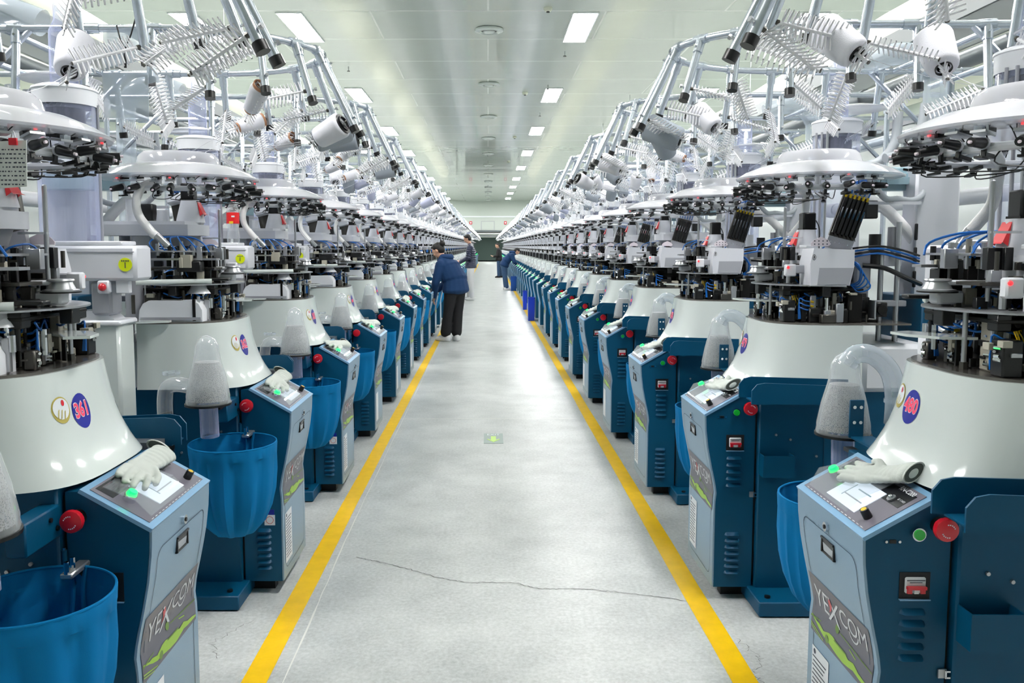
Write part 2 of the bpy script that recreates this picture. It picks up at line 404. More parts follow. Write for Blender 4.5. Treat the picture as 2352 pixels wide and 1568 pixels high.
crack('scratched_joint', [(-.705, 1.0), (-.706, 2.733), (-.732, 4.22), (-.74, 7), (-.745, 12.6), (-.76, 20)], .004, 'crack_light', 'pale scratched joint in the floor beside the left yellow line', .003, 2)
crack('floor_joint', [(-.8, 7.1), (.9, 7.12)], .006, 'crack_light', 'straight pale joint crossing the floor beyond the exit mark', .001, 3)
crack('hairline_crack', [(.95, 3.05), (1.0, 2.9), (.93, 2.78), (1.02, 2.62)], .0016, 'crack', 'fine hairline cracks outside the right yellow line', .014, 5)
crack('short_crack', [(-.95, 3.2), (-1.05, 3.02), (-.98, 2.9)], .0016, 'crack', 'short hairline crack outside the left yellow line', .012, 6)
e = empty('exit_marker', (.042, 6.37, 0)); tag(e, 'small grey floor sticker with a pale green arrow pointing to the camera', 'sign')
b = MB(); b.box((0, 0, .0015), (.15, .33, .003), 'exit_grey'); put('plate', b, e)
b = MB(); b.prism([(0, -.13), (.052, -.04), (.042, -.025), (.02, -.06), (.02, .06), (-.02, .06), (-.02, -.06), (-.042, -.025), (-.052, -.04)], .003, .0045, 'exit_green', 'z'); put('arrow', b, e)
b = MB(); tv, tf = text2d('EXIT', .05)
b.add([(x, y * 1.6 + .115, .0045) for x, y in tv], tf, 'label_white'); put('lettering', b, e)
# ceiling fittings
LX = {'first': -3.73, 'a': 1.83, 'b': -5.75, 'c': 6.15, 'd': -10, 'e': 10.3}
lp = None; names = {-3.73: 'left of the aisle', 1.83: 'right of the aisle', -5.75: 'above the left machines', 6.15: 'above the right machines', -10: 'far left', 10.3: 'far right'}
ordn = ['first', 'second', 'third', 'fourth', 'fifth', 'sixth', 'seventh', 'eighth', 'ninth', 'tenth', 'eleventh', 'twelfth', 'thirteenth', 'fourteenth', 'fifteenth', 'sixteenth', 'seventeenth', 'eighteenth', 'nineteenth', 'twentieth']
def nth(i):
    if i < 20: return ordn[i]
    t = ['twenty', 'thirty', 'forty', 'fifty'][(i + 1) // 10 - 2]; r = (i + 1) % 10
    return {'twenty': 'twentieth', 'thirty': 'thirtieth', 'forty': 'fortieth', 'fifty': 'fiftieth'}[t] if r == 0 else t + '-' + ordn[r - 1]
for x in LX.values():
    for i in range(-2, 9):
        if lp is None:
            lp = empty('ceiling_light', (0, 0, 0)); tag(lp, 'x', 'ceiling light')
            b = MB(); b.box((0, 0, -.014), (.455, 2.17, .014), 'lamp_white'); kid(put('diffuser', b, lp))
            b = MB()
            for sx in (-1, 1): b.box((sx * .238, 0, -.012), (.022, 2.22, .024), 'grey_light')
            for sy in (-1, 1): b.box((0, sy * 1.097, -.012), (.455, .024, .024), 'grey_light')
            kid(put('frame', b, lp)); o = lp
        else: o = copy_tree(lp)
        o.location = (x, 16.98 + 7.42 * i, HC)
        o['label'] = ('white ceiling light panel, ' + nth(i) + ' along the line ' + names[x]) if i >= 0 else ('white ceiling light panel ' + ('above' if i == -1 else 'behind') + ' the camera in the line ' + names[x])
        o['group'] = 'ceiling lights ' + names[x]
vt = None
for i in range(12):
    y = 17.1 + 5.6 * i
    if vt is None:
        vt = empty('air_vent', (0, 0, 0)); tag(vt, 'x', 'air vent', 'round vents above the aisle')
        b = MB(); b.lathe([(.2, 0), (.29, -.01), (.285, -.04), (.2, -.065), (.17, -.03)], (0, 0, 0), 'white_gloss', 28); kid(put('rim', b, vt))
        b = MB(); b.cyl((0, 0, -.004), (0, 0, -.03), .17, 'black', n=24); kid(put('opening', b, vt))
        b = MB(); b.lathe([(.001, -.07), (.1, -.068), (.12, -.05), (.001, -.045)], (0, 0, 0), 'white_gloss', 20); kid(put('centre_disc', b, vt)); o = vt
    else: o = copy_tree(vt)
    o.location = (.02, y, HC); o['label'] = 'round white ceiling air vent above the aisle, ' + nth(i) + ' from the camera'
for i, (x, y) in enumerate(((1.055, 24.0), (1.06, 33.5), (1.06, 43.2), (1.1, 15.6))):
    b = MB(); b.lathe([(.08, 0), (.08, -.03), (.06, -.06), (.001, -.07)], (x, y, HC), 'duct', 16); b.cyl((x, y, HC - .06), (x, y, HC - .085), .03, 'black_soft', n=10)
    tag(put('smoke_detector', b), 'pale round smoke detector under the ceiling, ' + ['second', 'third', 'fourth', 'nearest'][i] + ' from the camera', 'smoke detector', 'smoke detectors')
for i, (px_, y) in enumerate(((1.72, 19.0), (1.62, 22.9), (1.7, 27.6), (1.68, 31.6), (-3.4, 20.6))):
    b = MB(); b.cyl((px_, y, HC), (px_, y, HC - .1), .012, 'steel', n=8); b.cyl((px_, y, HC - .1), (px_, y, HC - .115), .035, 'dark_metal', n=12)
    tag(put('sprinkler', b), 'small sprinkler head hanging from the ceiling, ' + (nth(i) + ' on the right' if i < 4 else 'the one on the left'), 'sprinkler', 'ceiling sprinklers')
# ================================================================ the sock knitting machine
# local frame: x into the row away from the aisle, y along the row, z up; the cabinet face is near x = 0
CF = [(.06, 0), (.42, .0), (.47, .005), (.52, -.004), (.58, -.018), (.66, -.034), (.74, -.044), (.80, -.046)]
def cab_u(z):
    for (z0, u0), (z1, u1) in zip(CF, CF[1:]):
        if z <= z1: return u0 + (u1 - u0) * max(0, (z - z0) / (z1 - z0))
    return CF[-1][1]
PS = V3((.166, 0, .095)); PL = PS.length; PN_ = V3((-.095, 0, .166)).normalized()
def pan(s, v, h=0): return V3((-.046, 0, .80)) + PS * (s / PL) + V3((0, v, 0)) + PN_ * h      # on the sloped control panel
def panbox(mb, s, v, ds, dv, h0, h1, mt):
    q = [pan(s + a * ds / 2, v + c * dv / 2, h) for h in (h0, h1) for a, c in ((-1, -1), (1, -1), (1, 1), (-1, 1))]
    mb.add(q, [(3, 2, 1, 0), (4, 5, 6, 7), (0, 1, 5, 4), (1, 2, 6, 5), (2, 3, 7, 6), (3, 0, 4, 7)], mt)
def sk_t(z): return max(0, min(1, (1.18 - z) / .27))
def sk_front(z): t = sk_t(z); return .205 - .03 * t - .06 * t * t * t
def sk_half(z): t = sk_t(z); return .285 - .005 * t + .02 * t * t
SUC = .56
def sk_u(v, z): n_ = 3.2 + .8 * sk_t(z); return SUC - (SUC - sk_front(z)) * max(0, 1 - min(1, abs(v / sk_half(z))) ** n_) ** (1 / n_)
def band(mb, pts2, fn, mt, th=.001):
    """flat pattern laid on a curved face: pts given as (y,z) polygon list"""
    vs = []; fs = []
    for poly in pts2:
        b0 = len(vs); vs += [fn(y, z, th) for y, z in poly]; fs.append(tuple(range(b0, b0 + len(poly))))
    mb.add(vs, fs, mt)
def on_cab(y, z, th): return (cab_u(z) - .006 - th, y, z)
def on_skirt(y, z, th): return (sk_u(y, z) - th, y, z)
def strip_on(mb, y0, y1, z0, z1, fn, mt, th, n=8):
    vs = []
    for i in range(n + 1):
        z = z0 + (z1 - z0) * i / n
        vs += [fn(y0, z, th), fn(y1, z, th)]
    mb.add(vs, [(2 * i, 2 * i + 1, 2 * i + 3, 2 * i + 2) for i in range(n)], mt)
def disc_on(mb, cy, cz, r, fn, mt, th, n=24, rz=None):
    rz = rz or r; vs = [fn(cy, cz, th)] + [fn(cy + r * math.cos(2 * PI * i / n), cz + rz * math.sin(2 * PI * i / n), th) for i in range(n)]
    mb.add(vs, [(0, 1 + i, 1 + (i + 1) % n) for i in range(n)], mt)
def letters(mb, body, size, cy, cz, fn, mt, th, sx=1, flip=-1, slant=0, bold=0):
    tv, tf = text2d(body, size, bold)
    mb.add([fn(cy + flip * (x * sx + slant * y), cz + y, th) for x, y in tv], tf, mt)

def machine_parts(q, lod, number, rnd, side='right'):
    if lod == 0: remap = None
    elif lod == 1:
        keep = {'control_cabinet', 'base_housing', 'skirt', 'yarn_plate', 'control_panel', 'waste_filter', 'waste_canister', 'front_panel', 'warning_box', 'emergency_button', 'parts_tray', 'motor', 'head_box', 'feeder_plate', 'back_column'}
        fold = {'yarn_sensor': 'sensor_ring', 'cable': 'sensor_ring', 'feeder_finger': 'feeder_plate', 'feeder_cover': 'feeder_plate', 'louver': 'control_cabinet', 'latch': 'control_cabinet', 'hinge': 'control_cabinet', 'usb_port': 'control_cabinet', 'side_window': 'control_cabinet', 'red_clip': 'funnel', 'yellow_wires': 'blue_hoses', 'signal_box': 'head_box', 'patterned_tag': 'head_box', 'front_shelf': 'front_rod', 'stop_knob': 'warning_box', 'filter_bracket': 'base_housing', 'foot': 'base_housing'}
        remap = lambda p: fold.get(p.split('/')[0].split('#')[0], p.split('/')[0].split('#')[0])
    else:
        keep = {'control_cabinet': 'control_cabinet', 'base_housing': 'control_cabinet', 'skirt': 'skirt', 'yarn_plate': 'yarn_plate', 'control_panel': 'control_panel', 'front_panel': 'front_panel', 'waste_filter': 'waste_filter', 'needle_cylinder': 'knitting_head', 'emergency_button': 'emergency_button'}
        remap = lambda p: keep.get(p.split('/')[0].split('#')[0], p.split('/')[0].split('#')[0])
    P = Parts(q, remap); fine = lod == 0; mid = lod <= 1
    # --- control cabinet
    b = P('control_cabinet'); prof = [(u, z) for z, u in CF] + [(.12, .895), (.16, .895), (.16, .06)]
    b.prism(prof, -.21, .21, 'blue')
    b = P('front_panel')
    vs = []; zs = [.062 + (.797 - .062) * i / 22 for i in range(23)]
    for z in zs:
        for y in (-.21, .21): vs.append((cab_u(z) - .006, y, z))
    for z in zs:
        for y in (-.21, .21): vs.append((cab_u(z) + .001, y, z))
    N = 46; fs = [(2 * i, 2 * i + 1, 2 * i + 3, 2 * i + 2) for i in range(22)] + [(N + 2 * i, N + 2 * i + 2, N + 2 * i + 3, N + 2 * i + 1) for i in range(22)]
    fs += [(2 * i, 2 * i + 2, N + 2 * i + 2, N + 2 * i) for i in range(22)] + [(2 * i + 1, N + 2 * i + 1, N + 2 * i + 3, 2 * i + 3) for i in range(22)]
    fs += [(0, N, N + 1, 1), (44, 45, N + 45, N + 44)]
    b.add(vs, fs, 'silver_blue')
    if mid:
        b = P('front_panel/door')              # proud rounded door outline
        out = []; y1, zt, zb, r = .172, .735, .10, .03
        for cy, cz, a0 in ((y1 - r, zt - r, 0), (-y1 + r, zt - r, 90), (-y1 + r, zb + r, 180), (y1 - r, zb + r, 270)):
            for k in range(5): a = math.radians(a0 + 22.5 * k); out.append((cy + r * math.cos(a), cz + r * math.sin(a)))
        dn = []
        for i, (y, z) in enumerate(out):
            y2, z2 = out[(i + 1) % len(out)]; k = max(1, int(abs(z2 - z) / .04))
            dn += [(y + (y2 - y) * j / k, z + (z2 - z) * j / k) for j in range(k)]
        n = len(dn); vs = [on_cab(y, z, .0012) for y, z in dn] + [on_cab(y * .985, z + (.0022 if z < .4 else -.0022), .0012) for y, z in dn]
        b.add(vs, [(i, (i + 1) % n, n + (i + 1) % n, n + i) for i in range(n)], 'blue_dark')
        b = P('front_panel/lock'); c = on_cab(0, .755, 0)
        b.cyl(c, (c[0] - .008, 0, .755), .013, 'chrome', n=14); b.cyl((c[0] - .008, 0, .755), (c[0] - .010, 0, .755), .006, 'black', n=8)
        b = P('front_panel/handle'); c = on_cab(0, .695, 0)
        for dy, dz, sy, sz in ((0, .020, .080, .005), (0, -.020, .080, .005), (.038, 0, .005, .042), (-.038, 0, .005, .042)): b.box((cab_u(.695 + dz) - .008, dy, .695 + dz), (.006, sy, sz), 'black')
        b.add([on_cab(y, z, .0015) for y, z in ((-.036, .676), (.036, .676), (.036, .714), (-.036, .714))], [(0, 1, 2, 3)], 'hose_grey')
        b.add([on_cab(y, z, .002) for y, z in ((-.036, .698), (.036, .702), (.036, .714), (-.036, .714))], [(0, 1, 2, 3)], 'black')
        # logo band, lettering and drawn car
        b = P('front_panel/logo_band'); strip_on(b, -.19, .19, .385, .56, on_cab, 'logo_band', .0016)
        b = P('front_panel/logo_lettering')
        letters(b, 'YE', .085, .115, .500, on_cab, 'logo_text', .0026, 1.0); letters(b, 'X', .100, .036, .496, on_cab, 'logo_text', .0026, 1.1, slant=.1)
        letters(b, 'COM', .066, -.088, .512, on_cab, 'logo_text', .0026, 1.12)
        band(b, [[(.066, .522), (.052, .532), (.043, .515), (.052, .498), (.066, .488), (.058, .505)]], on_cab, 'logo_red', .0032)
        arc = [(-.085 + .034 * math.cos(a), .512 + .040 * math.sin(a)) for a in [math.radians(200 + 130 * i / 8) for i in range(9)]]
        arc2 = [(-.085 + .029 * math.cos(a), .512 + .035 * math.sin(a)) for a in [math.radians(200 + 130 * i / 8) for i in range(9)]]
        band(b, [[arc[i], arc[i + 1], arc2[i + 1], arc2[i]] for i in range(8)], on_cab, 'logo_text', .0026)
        b = P('front_panel/logo_car')
        top = [(.185, .436), (.15, .428), (.13, .432), (.10, .424), (.065, .440), (.04, .444), (.01, .436), (-.03, .438), (-.06, .424), (-.09, .430), (-.12, .416), (-.155, .412), (-.187, .402)]
        bot = [(.185, .430), (.15, .420), (.13, .412), (.10, .404), (.065, .402), (.04, .398), (.01, .394), (-.03, .392), (-.06, .396), (-.09, .402), (-.12, .398), (-.155, .396), (-.187, .396)]
        top = [(y, bz + (tz - bz) * .72) for (y, tz), (_, bz) in zip(top, bot)]
        band(b, [[top[i], top[i + 1], bot[i + 1], bot[i]] for i in range(12)], on_cab, 'logo_green', .0026)
        band(b, [[(.188, .410), (.10, .392), (.10, .389), (.188, .406)], [(.188, .402), (.12, .388), (.12, .386), (.188, .399)], [(-.06, .446), (-.10, .438), (-.10, .435), (-.06, .443)]], on_cab, 'logo_green', .0028)
        disc_on(b, .075, .407, .012, on_cab, 'logo_green_dark', .0032, 12)
        disc_on(b, .02, .462, .012, on_cab, 'logo_green_dark', .0032, 14)
        band(b, [[(.19, .425), (.12, .436), (.12, .439), (.19, .430)], [(.0, .458), (-.19, .445), (-.19, .448), (0, .461)], [(.03, .424), (-.05, .422), (-.05, .426), (.03, .428)]], on_cab, 'logo_green_dark', .0034)
        b = P('front_panel/spec_label'); strip_on(b, .06, .175, .125, .345, on_cab, 'label_white', .0018, 2)
        if fine:
            band(b, [[(.168 - (i % 2) * .004, .318 - i * .013), (.075 + .02 * ((i * 7) % 5) / 5, .318 - i * .013), (.075 + .02 * ((i * 7) % 5) / 5, .314 - i * .013), (.168 - (i % 2) * .004, .314 - i * .013)] for i in range(14)], on_cab, 'ink', .0026)
            disc_on(b, .155, .332, .008, on_cab, 'ink', .0026, 12)
    # --- control panel on the slope
    b = P('control_panel'); panbox(b, PL / 2 - .001, 0, PL + .012, .43, -.004, .006, 'frame_blue')
    b = P('control_panel/display_film'); panbox(b, PL / 2, 0, PL - .022, .385, .006, .0075, 'panel_film')
    if mid:
        panbox(b, PL * .72, -.115, .055, .12, .0075, .0082, 'panel_black'); panbox(b, PL * .78, .1, .05, .15, .0075, .0082, 'panel_black')
        b = P('control_panel/screen'); panbox(b, PL * .42, -.005, .095, .17, .0075, .0095, 'screen')
        b = P('control_panel/screen_mark'); panbox(b, PL * .42, .03, .05, .004, .0095, .0099, 'teal_grey'); panbox(b, PL * .50, -.03, .004, .07, .0095, .0099, 'teal_grey'); panbox(b, PL * .34, -.02, .004, .10, .0095, .0099, 'hose_grey')
        b = P('control_panel/green_lamp'); c = pan(.095, .145, .008); d = pan(.095, .145, .026)
        b.cyl(c, d, .017, 'chrome', n=14); b.cyl(d, pan(.095, .145, .036), .014, 'green_lamp', .011, 14)
        b = P('control_panel/knob'); b.cyl(pan(.045, -.145, .007), pan(.045, -.145, .032), .0115, 'black', .011, 14); b.cyl(pan(.045, -.145, .032), pan(.045, -.145, .0325), .0075, 'amber', n=12)
        if fine:
            b = P('control_panel/indicator'); b.cyl(pan(.125, -.12, .007), pan(.125, -.12, .012), .012, 'steel', n=12); b.ball(pan(.125, -.12, .013), .007, 'chrome')
            b = P('control_panel/lettering'); tv, tf = text2d('RN-C200', .02, .0004); b.add([pan(.165 + y, -.13 - x * .9, .009) for x, y in tv], tf, 'label_white')
            tv, tf = text2d('ID CARD', .009); b.add([pan(.133 + y, -.155 - x * .9, .009) for x, y in tv], tf, 'label_white')
            for i in range(16): panbox(b, .014, -.17 + i * .0225, .0015, .012, .0075, .0081, 'label_white')
        b = P('control_panel/clear_cover')      # acrylic flap leaning over the screen
        sgn = 1
        q4 = [pan(.165, -.07, .012), pan(.165, .16, .012), pan(.07, .185, .034), pan(.07, -.075, .024), pan(.02, .17, .011), pan(.02, -.07, .009)]
        b.add(q4 + [v + PN_ * .002 for v in q4], [(0, 1, 2, 3), (3, 2, 4, 5), (6, 9, 8, 7), (9, 11, 10, 8), (0, 3, 9, 6), (1, 7, 8, 2)], 'cover_film')
    else:
        b = P('control_panel/screen'); panbox(b, PL * .42, .0, .09, .22, .0075, .009, 'screen'); panbox(b, PL * .5, .14, .03, .035, .0075, .03, 'green_lamp')
    # --- cabinet sides
    for sy in (-1, 1):
        b = P('emergency_button' + ('#b' if sy > 0 else ''))
        if lod < 2:
            b.cyl((.128, sy * .21, .832), (.128, sy * .222, .832), .02, 'yellow' if fine and 0 else 'black', n=14)
            b.lathe([(.014, 0), (.014, .016), (.027, .018), (.029, .024), (.027, .034), (.012, .038), (.0001, .038)], (.128, sy * .218, .832), 'red', 20, axis=(0, sy, 0))
        else: b.cyl((.128, sy * .21, .832), (.128, sy * .25, .832), .026, 'red', n=10)
        if fine:
            for a0 in (20, 200):
                for k in range(5):
                    a = math.radians(a0 + k * 18); a2 = a + .2; c = .128
                    b.add([(c + .014 * math.cos(t) * 1, sy * .2575, .832 + .014 * math.sin(t)) for t in (a, a2)] + [(c + .017 * math.cos(t), sy * .2575, .832 + .017 * math.sin(t)) for t in (a2, a)], [(0, 1, 2, 3)], 'badge_white')
        if not mid: continue
        grp = ((.495, 5, .0290), (.120, 7, .0275)) if sy < 0 else ((.115, 7, .0275),)
        k = 0
        for z0, cnt, dz in grp:
            for i in range(cnt):
                b = P('louver#%d%d' % (sy, k)) if fine else P('control_cabinet'); k += 1; z = z0 + i * dz
                ring = [(.042, z), (.108, z), (.104, z + .010), (.098, z + .0135), (.052, z + .0135), (.046, z + .010)]
                vs = [(x, sy * .2102, zz) for x, zz in ring] + [(.052, sy * .2245, z + .0015), (.098, sy * .2245, z + .0015)]
                b.add(vs, [(0, 6, 7, 1), (1, 7, 2), (2, 7, 3), (3, 7, 6, 4), (4, 6, 5), (5, 6, 0)], 'blue')
                b.add([(.050, sy * .2105, z - .0012), (.100, sy * .2105, z - .0012), (.100, sy * .2105, z + .001), (.050, sy * .2105, z + .001)], [(0, 1, 2, 3)], 'black')
        if sy < 0:
            b = P('start_button'); b.cyl((.077, -.21, .812), (.077, -.224, .812), .0165, 'chrome', n=18); b.cyl((.077, -.222, .812), (.077, -.227, .812), .013, 'green_button', n=18)
            if fine:
                b = P('usb_port'); b.box((.02, -.211, .791), (.016, .003, .009), 'black'); b.cyl((.004, -.21, .791), (.004, -.214, .791), .0035, 'chrome', n=8); b.cyl((.036, -.21, .791), (.036, -.214, .791), .0035, 'chrome', n=8)
            b = P('breaker'); b.box((.077, -.2105, .682), (.074, .003, .066), 'black_soft'); b.box((.077, -.214, .648), (.074, .009, .003), 'frame_blue')
            b.box((.077, -.214, .684), (.05, .008, .04), 'label_white', ch=.003); b.box((.077, -.222, .680), (.046, .010, .007), 'red'); 
            for i in range(3): b.box((.061 + i * .016, -.219, .671), (.011, .008, .011), 'red' if i != 1 else 'label_white')
            if fine: b.box((.077, -.2185, .697), (.044, .001, .002), 'ink'); b.box((.077, -.2185, .692), (.03, .001, .0015), 'ink'); 
            b = P('latch'); b.box((.152, -.214, .462), (.02, .006, .022), 'steel')
            for dz in (-.006, .006): b.box((.18, -.220, .462 + dz * 1.3), (.045, .004, .004), 'chrome')
            b.box((.158, -.220, .462), (.004, .004, .02), 'chrome'); b.box((.213, -.217, .462), (.05, .008, .013), 'steel', ch=.003)
            if fine:
                b = P('tool_tray'); b.box((.235, -.29, .60), (.125, .004, .09), 'blue'); b.box((.235, -.262, .557), (.125, .058, .004), 'blue')
                for u in (.173, .297): b.box((u, -.262, .60), (.004, .06, .09), 'blue')
            b = P('badge_sticker')
        else:
            b = P('side_window'); b.box((.068, .2105, .652), (.09, .003, .075), 'black_soft'); b.box((.068, .213, .614), (.09, .005, .003), 'frame_blue')
            if fine:
                b = P('qc_sticker'); b.box((.05, .2105, .365), (.04, .002, .022), 'badge_blue'); b.box((.05, .2105, .33), (.045, .002, .045), 'label_white')
                for i in range(14):
                    a = 2 * PI * i / 14; a2 = a + .35
                    b.add([(.05 + r * math.cos(t), .2117, .33 + r * math.sin(t)) for r, t in ((.014, a), (.014, a2), (.017, a2), (.017, a))], [(0, 1, 2, 3)], 'logo_red')
            b = P('hinge')
            for z in (.70, .28): b.cyl((.165, .217, z), (.165, .217, z + .05), .007, 'blue', n=10); b.cyl((.165, .217, z + .05), (.165, .217, z + .056), .005, 'chrome', n=8)
    # --- blue base housing and foot
    b = P('base_housing'); b.box((.60, 0, .49), (.86, .46, .86), 'blue', ch=.006)
    if lod == 2: b.box((.5, 0, .035), (.72, .76, .06), 'blue')
    if mid:
        b.box((.168, 0, .48), (.012, .40, .80), 'black_soft')
        b.box((.44, -.232, .49), (.002, .003, .86), 'blue_dark'); b.box((.44, .232, .49), (.002, .003, .86), 'blue_dark')
        if fine:
            for u, z in ((.41, .63), (.41, .3), (.5, .72), (.30, .70), (.24, .72)):
                for sy in (-1, 1): b.cyl((u, sy * .23, z), (u, sy * .236, z), .005, 'steel', n=8)
        b = P('foot'); b.box((.5, 0, .035), (.72, .76, .06), 'blue', ch=.004)
        for sy in (-1, 1): b.cyl((.19, sy * .33, .065), (.19, sy * .33, .073), .012, 'black', n=10); b.box((.10, sy * .12, .022), (.10, .05, .044), 'black_soft')
    # --- glossy skirt
    b = P('skirt'); zs = [1.18, 1.17, 1.13, 1.09, 1.05, 1.01, .98, .955, .935, .91] if mid else [1.18, 1.08, .99, .91]
    na = 15 if mid else 6; vs = []
    for z in zs:
        h = sk_half(z); row = []
        for i in range(-na, na + 1):
            a = (PI / 2) * i / na; v = h * (math.copysign(abs(math.sin(a)) ** .62, a)); row.append((sk_u(v, z), v, z))
        row[0] = (SUC, -h, z); row[-1] = (SUC, h, z); vs += row
    W = 2 * na + 1
    fs = [(r * W + i, r * W + i + 1, (r + 1) * W + i + 1, (r + 1) * W + i) for r in range(len(zs) - 1) for i in range(W - 1)]
    fs += [tuple(range(W - 1, -1, -1)), tuple(range((len(zs) - 1) * W, len(zs) * W)), tuple(r * W for r in range(len(zs))), ] if 0 else [tuple(range(W - 1, -1, -1)), tuple(range((len(zs) - 1) * W, len(zs) * W)), tuple([r * W for r in range(len(zs))] + [r * W + W - 1 for r in range(len(zs) - 1, -1, -1)])]
    b.add(vs, fs, 'white_gloss')
    b.box((.75, 0, 1.0), (.34, .5, .2), 'grey_light', ch=.02)
    if mid:
        b = P('deck_plate'); row = []
        for i in range(-na, na + 1):
            a = (PI / 2) * i / na; v = .285 * (math.copysign(abs(math.sin(a)) ** .62, a)); row.append((.5 + (sk_u(v, 1.18) - .5) * .965, v * .965))
        row = [(SUC + .2, -.275)] + row + [(SUC + .2, .275)]; b.prism(row, 1.18, 1.187, 'deck', 'z')
        b = P('maker_badge'); disc_on(b, .135, 1.085, .031, on_skirt, 'gold', .0012, rz=.034); disc_on(b, .135, 1.088, .027, on_skirt, 'label_white', .0022)
        disc_on(b, .128, 1.102, .0055, on_skirt, 'red', .003, 12, .008)
        for dy, dz in ((.012, -.008), (.002, -.01), (-.008, -.014)): band(b, [[(.135 + dy, 1.086 + dz + .008), (.131 + dy, 1.088 + dz + .008), (.139 + dy, 1.075 + dz), (.143 + dy, 1.073 + dz)]], on_skirt, 'gold', .003)
        b = P('number_badge'); disc_on(b, .055, 1.068, .042, on_skirt, 'badge_blue', .0012, rz=.046)
        if number:
            letters(b, number, .052, .055, 1.07, on_skirt, 'badge_white', .0022, .88, bold=.0034)
            letters(b, number, .052, .055, 1.07, on_skirt, 'badge_pink', .0030, .88, bold=.0014)
        else: band(b, [[(.085, 1.08), (.025, 1.08), (.025, 1.058), (.085, 1.058)]], on_skirt, 'badge_pink', .0022)
    # --- parts trays beside the skirt (the side away from the filter)
    b = P('parts_tray'); 
    for k, (yy, u0, u1, zt) in enumerate(((-.30, .06, .50, .975), (-.40, .08, .44, .965))):
        ol = [(u0, zt - .085), (u1, zt - .085), (u1, zt - .012), (u0 + .05, zt), (u0 + .02, zt - .006), (u0, zt - .03)]
        b.prism(ol, yy - .003, yy + .003, 'blue')
    b.box((.27, -.35, .888), (.36, .1, .005), 'blue'); b.box((.26, -.27, .895), (.3, .06, .03), 'steel')
    # --- waste filter cone with its elbow and hose
    fu, fv = .20, .50
    b = P('waste_filter'); n = 26; lft = side == 'left'
    b.lathe([(.083, 0), (.085, .008), (.082, .02), (.083, .03), (.07, .10), (.052, .165), (.046, .2), (.044, .225), (.030, .25), (.012, .262), (.0005, .264)], (fu, fv, .895), 'clear', n)
    b = P('waste_filter/inner_mesh') if fine else P('waste_filter'); b.lathe([(.076, .012), (.066, .09), (.048, .155), (.046, .16), (.0005, .162)], (fu, fv, .895), 'filter_see', n)
    if mid:
        b = P('waste_filter/base_ring'); b.lathe([(.05, -.008), (.088, -.008), (.088, 0), (.05, 0)], (fu, fv, .895), 'black', n)
        b = P('drop_tube'); b.cyl((fu, fv, .89), (fu, fv - .01, .76), .036, 'clear_lilac', n=16, caps=False)
        b = P('filter_elbow')
        if lft: b.tube([(fu + .05, fv, .955), (fu + .12, fv - .01, .965), (fu + .165, fv - .02, .95), (fu + .18, fv - .03, .90), (fu + .18, fv - .03, .84)], .030, 'clear', n=14, sub=5, caps=False)
        else: b.slots.append('clear_film'); b.tube([(fu + .005, fv, 1.12), (fu + .03, fv - .01, 1.155), (fu + .08, fv - .02, 1.15), (fu + .13, fv - .03, 1.10), (fu + .15, fv - .03, 1.02), (fu + .15, fv - .03, .93)], .031, 'clear_film', n=14, sub=5, caps=False)
        b.lathe([(.034, 0), (.034, .012)], (fu + .15, fv - .03, 1.0), 'clear_film', 14)
        b = P('black_hose')
        if lft: b.tube([(fu + .18, fv - .03, .85), (fu + .17, fv - .03, .78), (fu + .19, fv - .06, .70), (fu + .24, fv - .14, .66)], .026, 'black_soft', n=12, sub=6, corr=.06)
        else: b.tube([(fu + .15, fv - .03, .94), (fu + .15, fv - .03, .88), (fu + .12, fv - .06, .78), (fu + .16, fv - .12, .70), (fu + .22, fv - .2, .66)], .026, 'black_soft', n=12, sub=6, corr=.06)
        b = P('side_bracket') if not lft else MB(1); b.box((.197, .400, .962), (.046, .006, .12), 'blue', ch=.002); b.box((.215, .33, .904), (.07, .145, .006), 'blue')
        for du in (-.010, .010):
            for z in (.952, 1.0): b.cyl((.197 + du, .398, z), (.197 + du, .391, z), .0055, 'chrome', n=8)
        b = P('filter_bracket'); b.box((.19, .30, .83), (.05, .16, .08), 'blue', ch=.004); b.box((.19, .40, .86), (.03, .07, .012), 'black')
        for du in (-.015, .015): b.cyl((.165, .26 + du, .83 + du), (.160, .26 + du, .83 + du), .006, 'black', n=8)
        b = P('bag_hook'); b.box((.12, .25, .715), (.03, .10, .014), 'steel', ch=.003)
        for k in range(2): b.cyl((.12, .265 + .03 * k, .72), (.12, .265 + .03 * k, .75), .006, 'chrome', n=8)
    # --- knitting head: dark cylinder stack and bracketry on the deck
    b = P('needle_cylinder')
    b.lathe([(.13, 0), (.13, .03), (.118, .035), (.118, .06), (.10, .065), (.10, .095), (.112, .10), (.112, .125), (.085, .13), (.07, .155), (.0005, .156)], (.46, 0, 1.187), 'dark_metal', 28)
    if mid:
        for k in range(10):
            a = 2 * PI * k / 10 + .2; c = (.46 + .115 * math.cos(a), .115 * math.sin(a), 1.187 + .05)
            b.box(c, (.03, .03, .05), ('black', 'mid_metal', 'dark_metal')[k % 3], ch=.003)
        b = P('cam_frame')
        blocks = [(.29, -.18, .05, .05, .09, 'black'), (.31, -.09, .03, .06, .13, 'putty'), (.35, .14, .05, .05, .07, 'black'), (.30, .03, .04, .05, .05, 'dark_metal'), (.40, -.20, .07, .05, .06, 'black'),
                  (.47, -.22, .05, .04, .05, 'putty'), (.55, -.20, .06, .06, .12, 'dark_metal'), (.62, -.12, .05, .06, .10, 'black'), (.27, .13, .03, .03, .05, 'mid_metal'), (.52, .20, .06, .05, .11, 'mid_metal'), (.60, .12, .06, .08, .14, 'grey_mid')]
        b.box((.50, 0, 1.192), (.32, .40, .010), 'dark_metal', ch=.003)
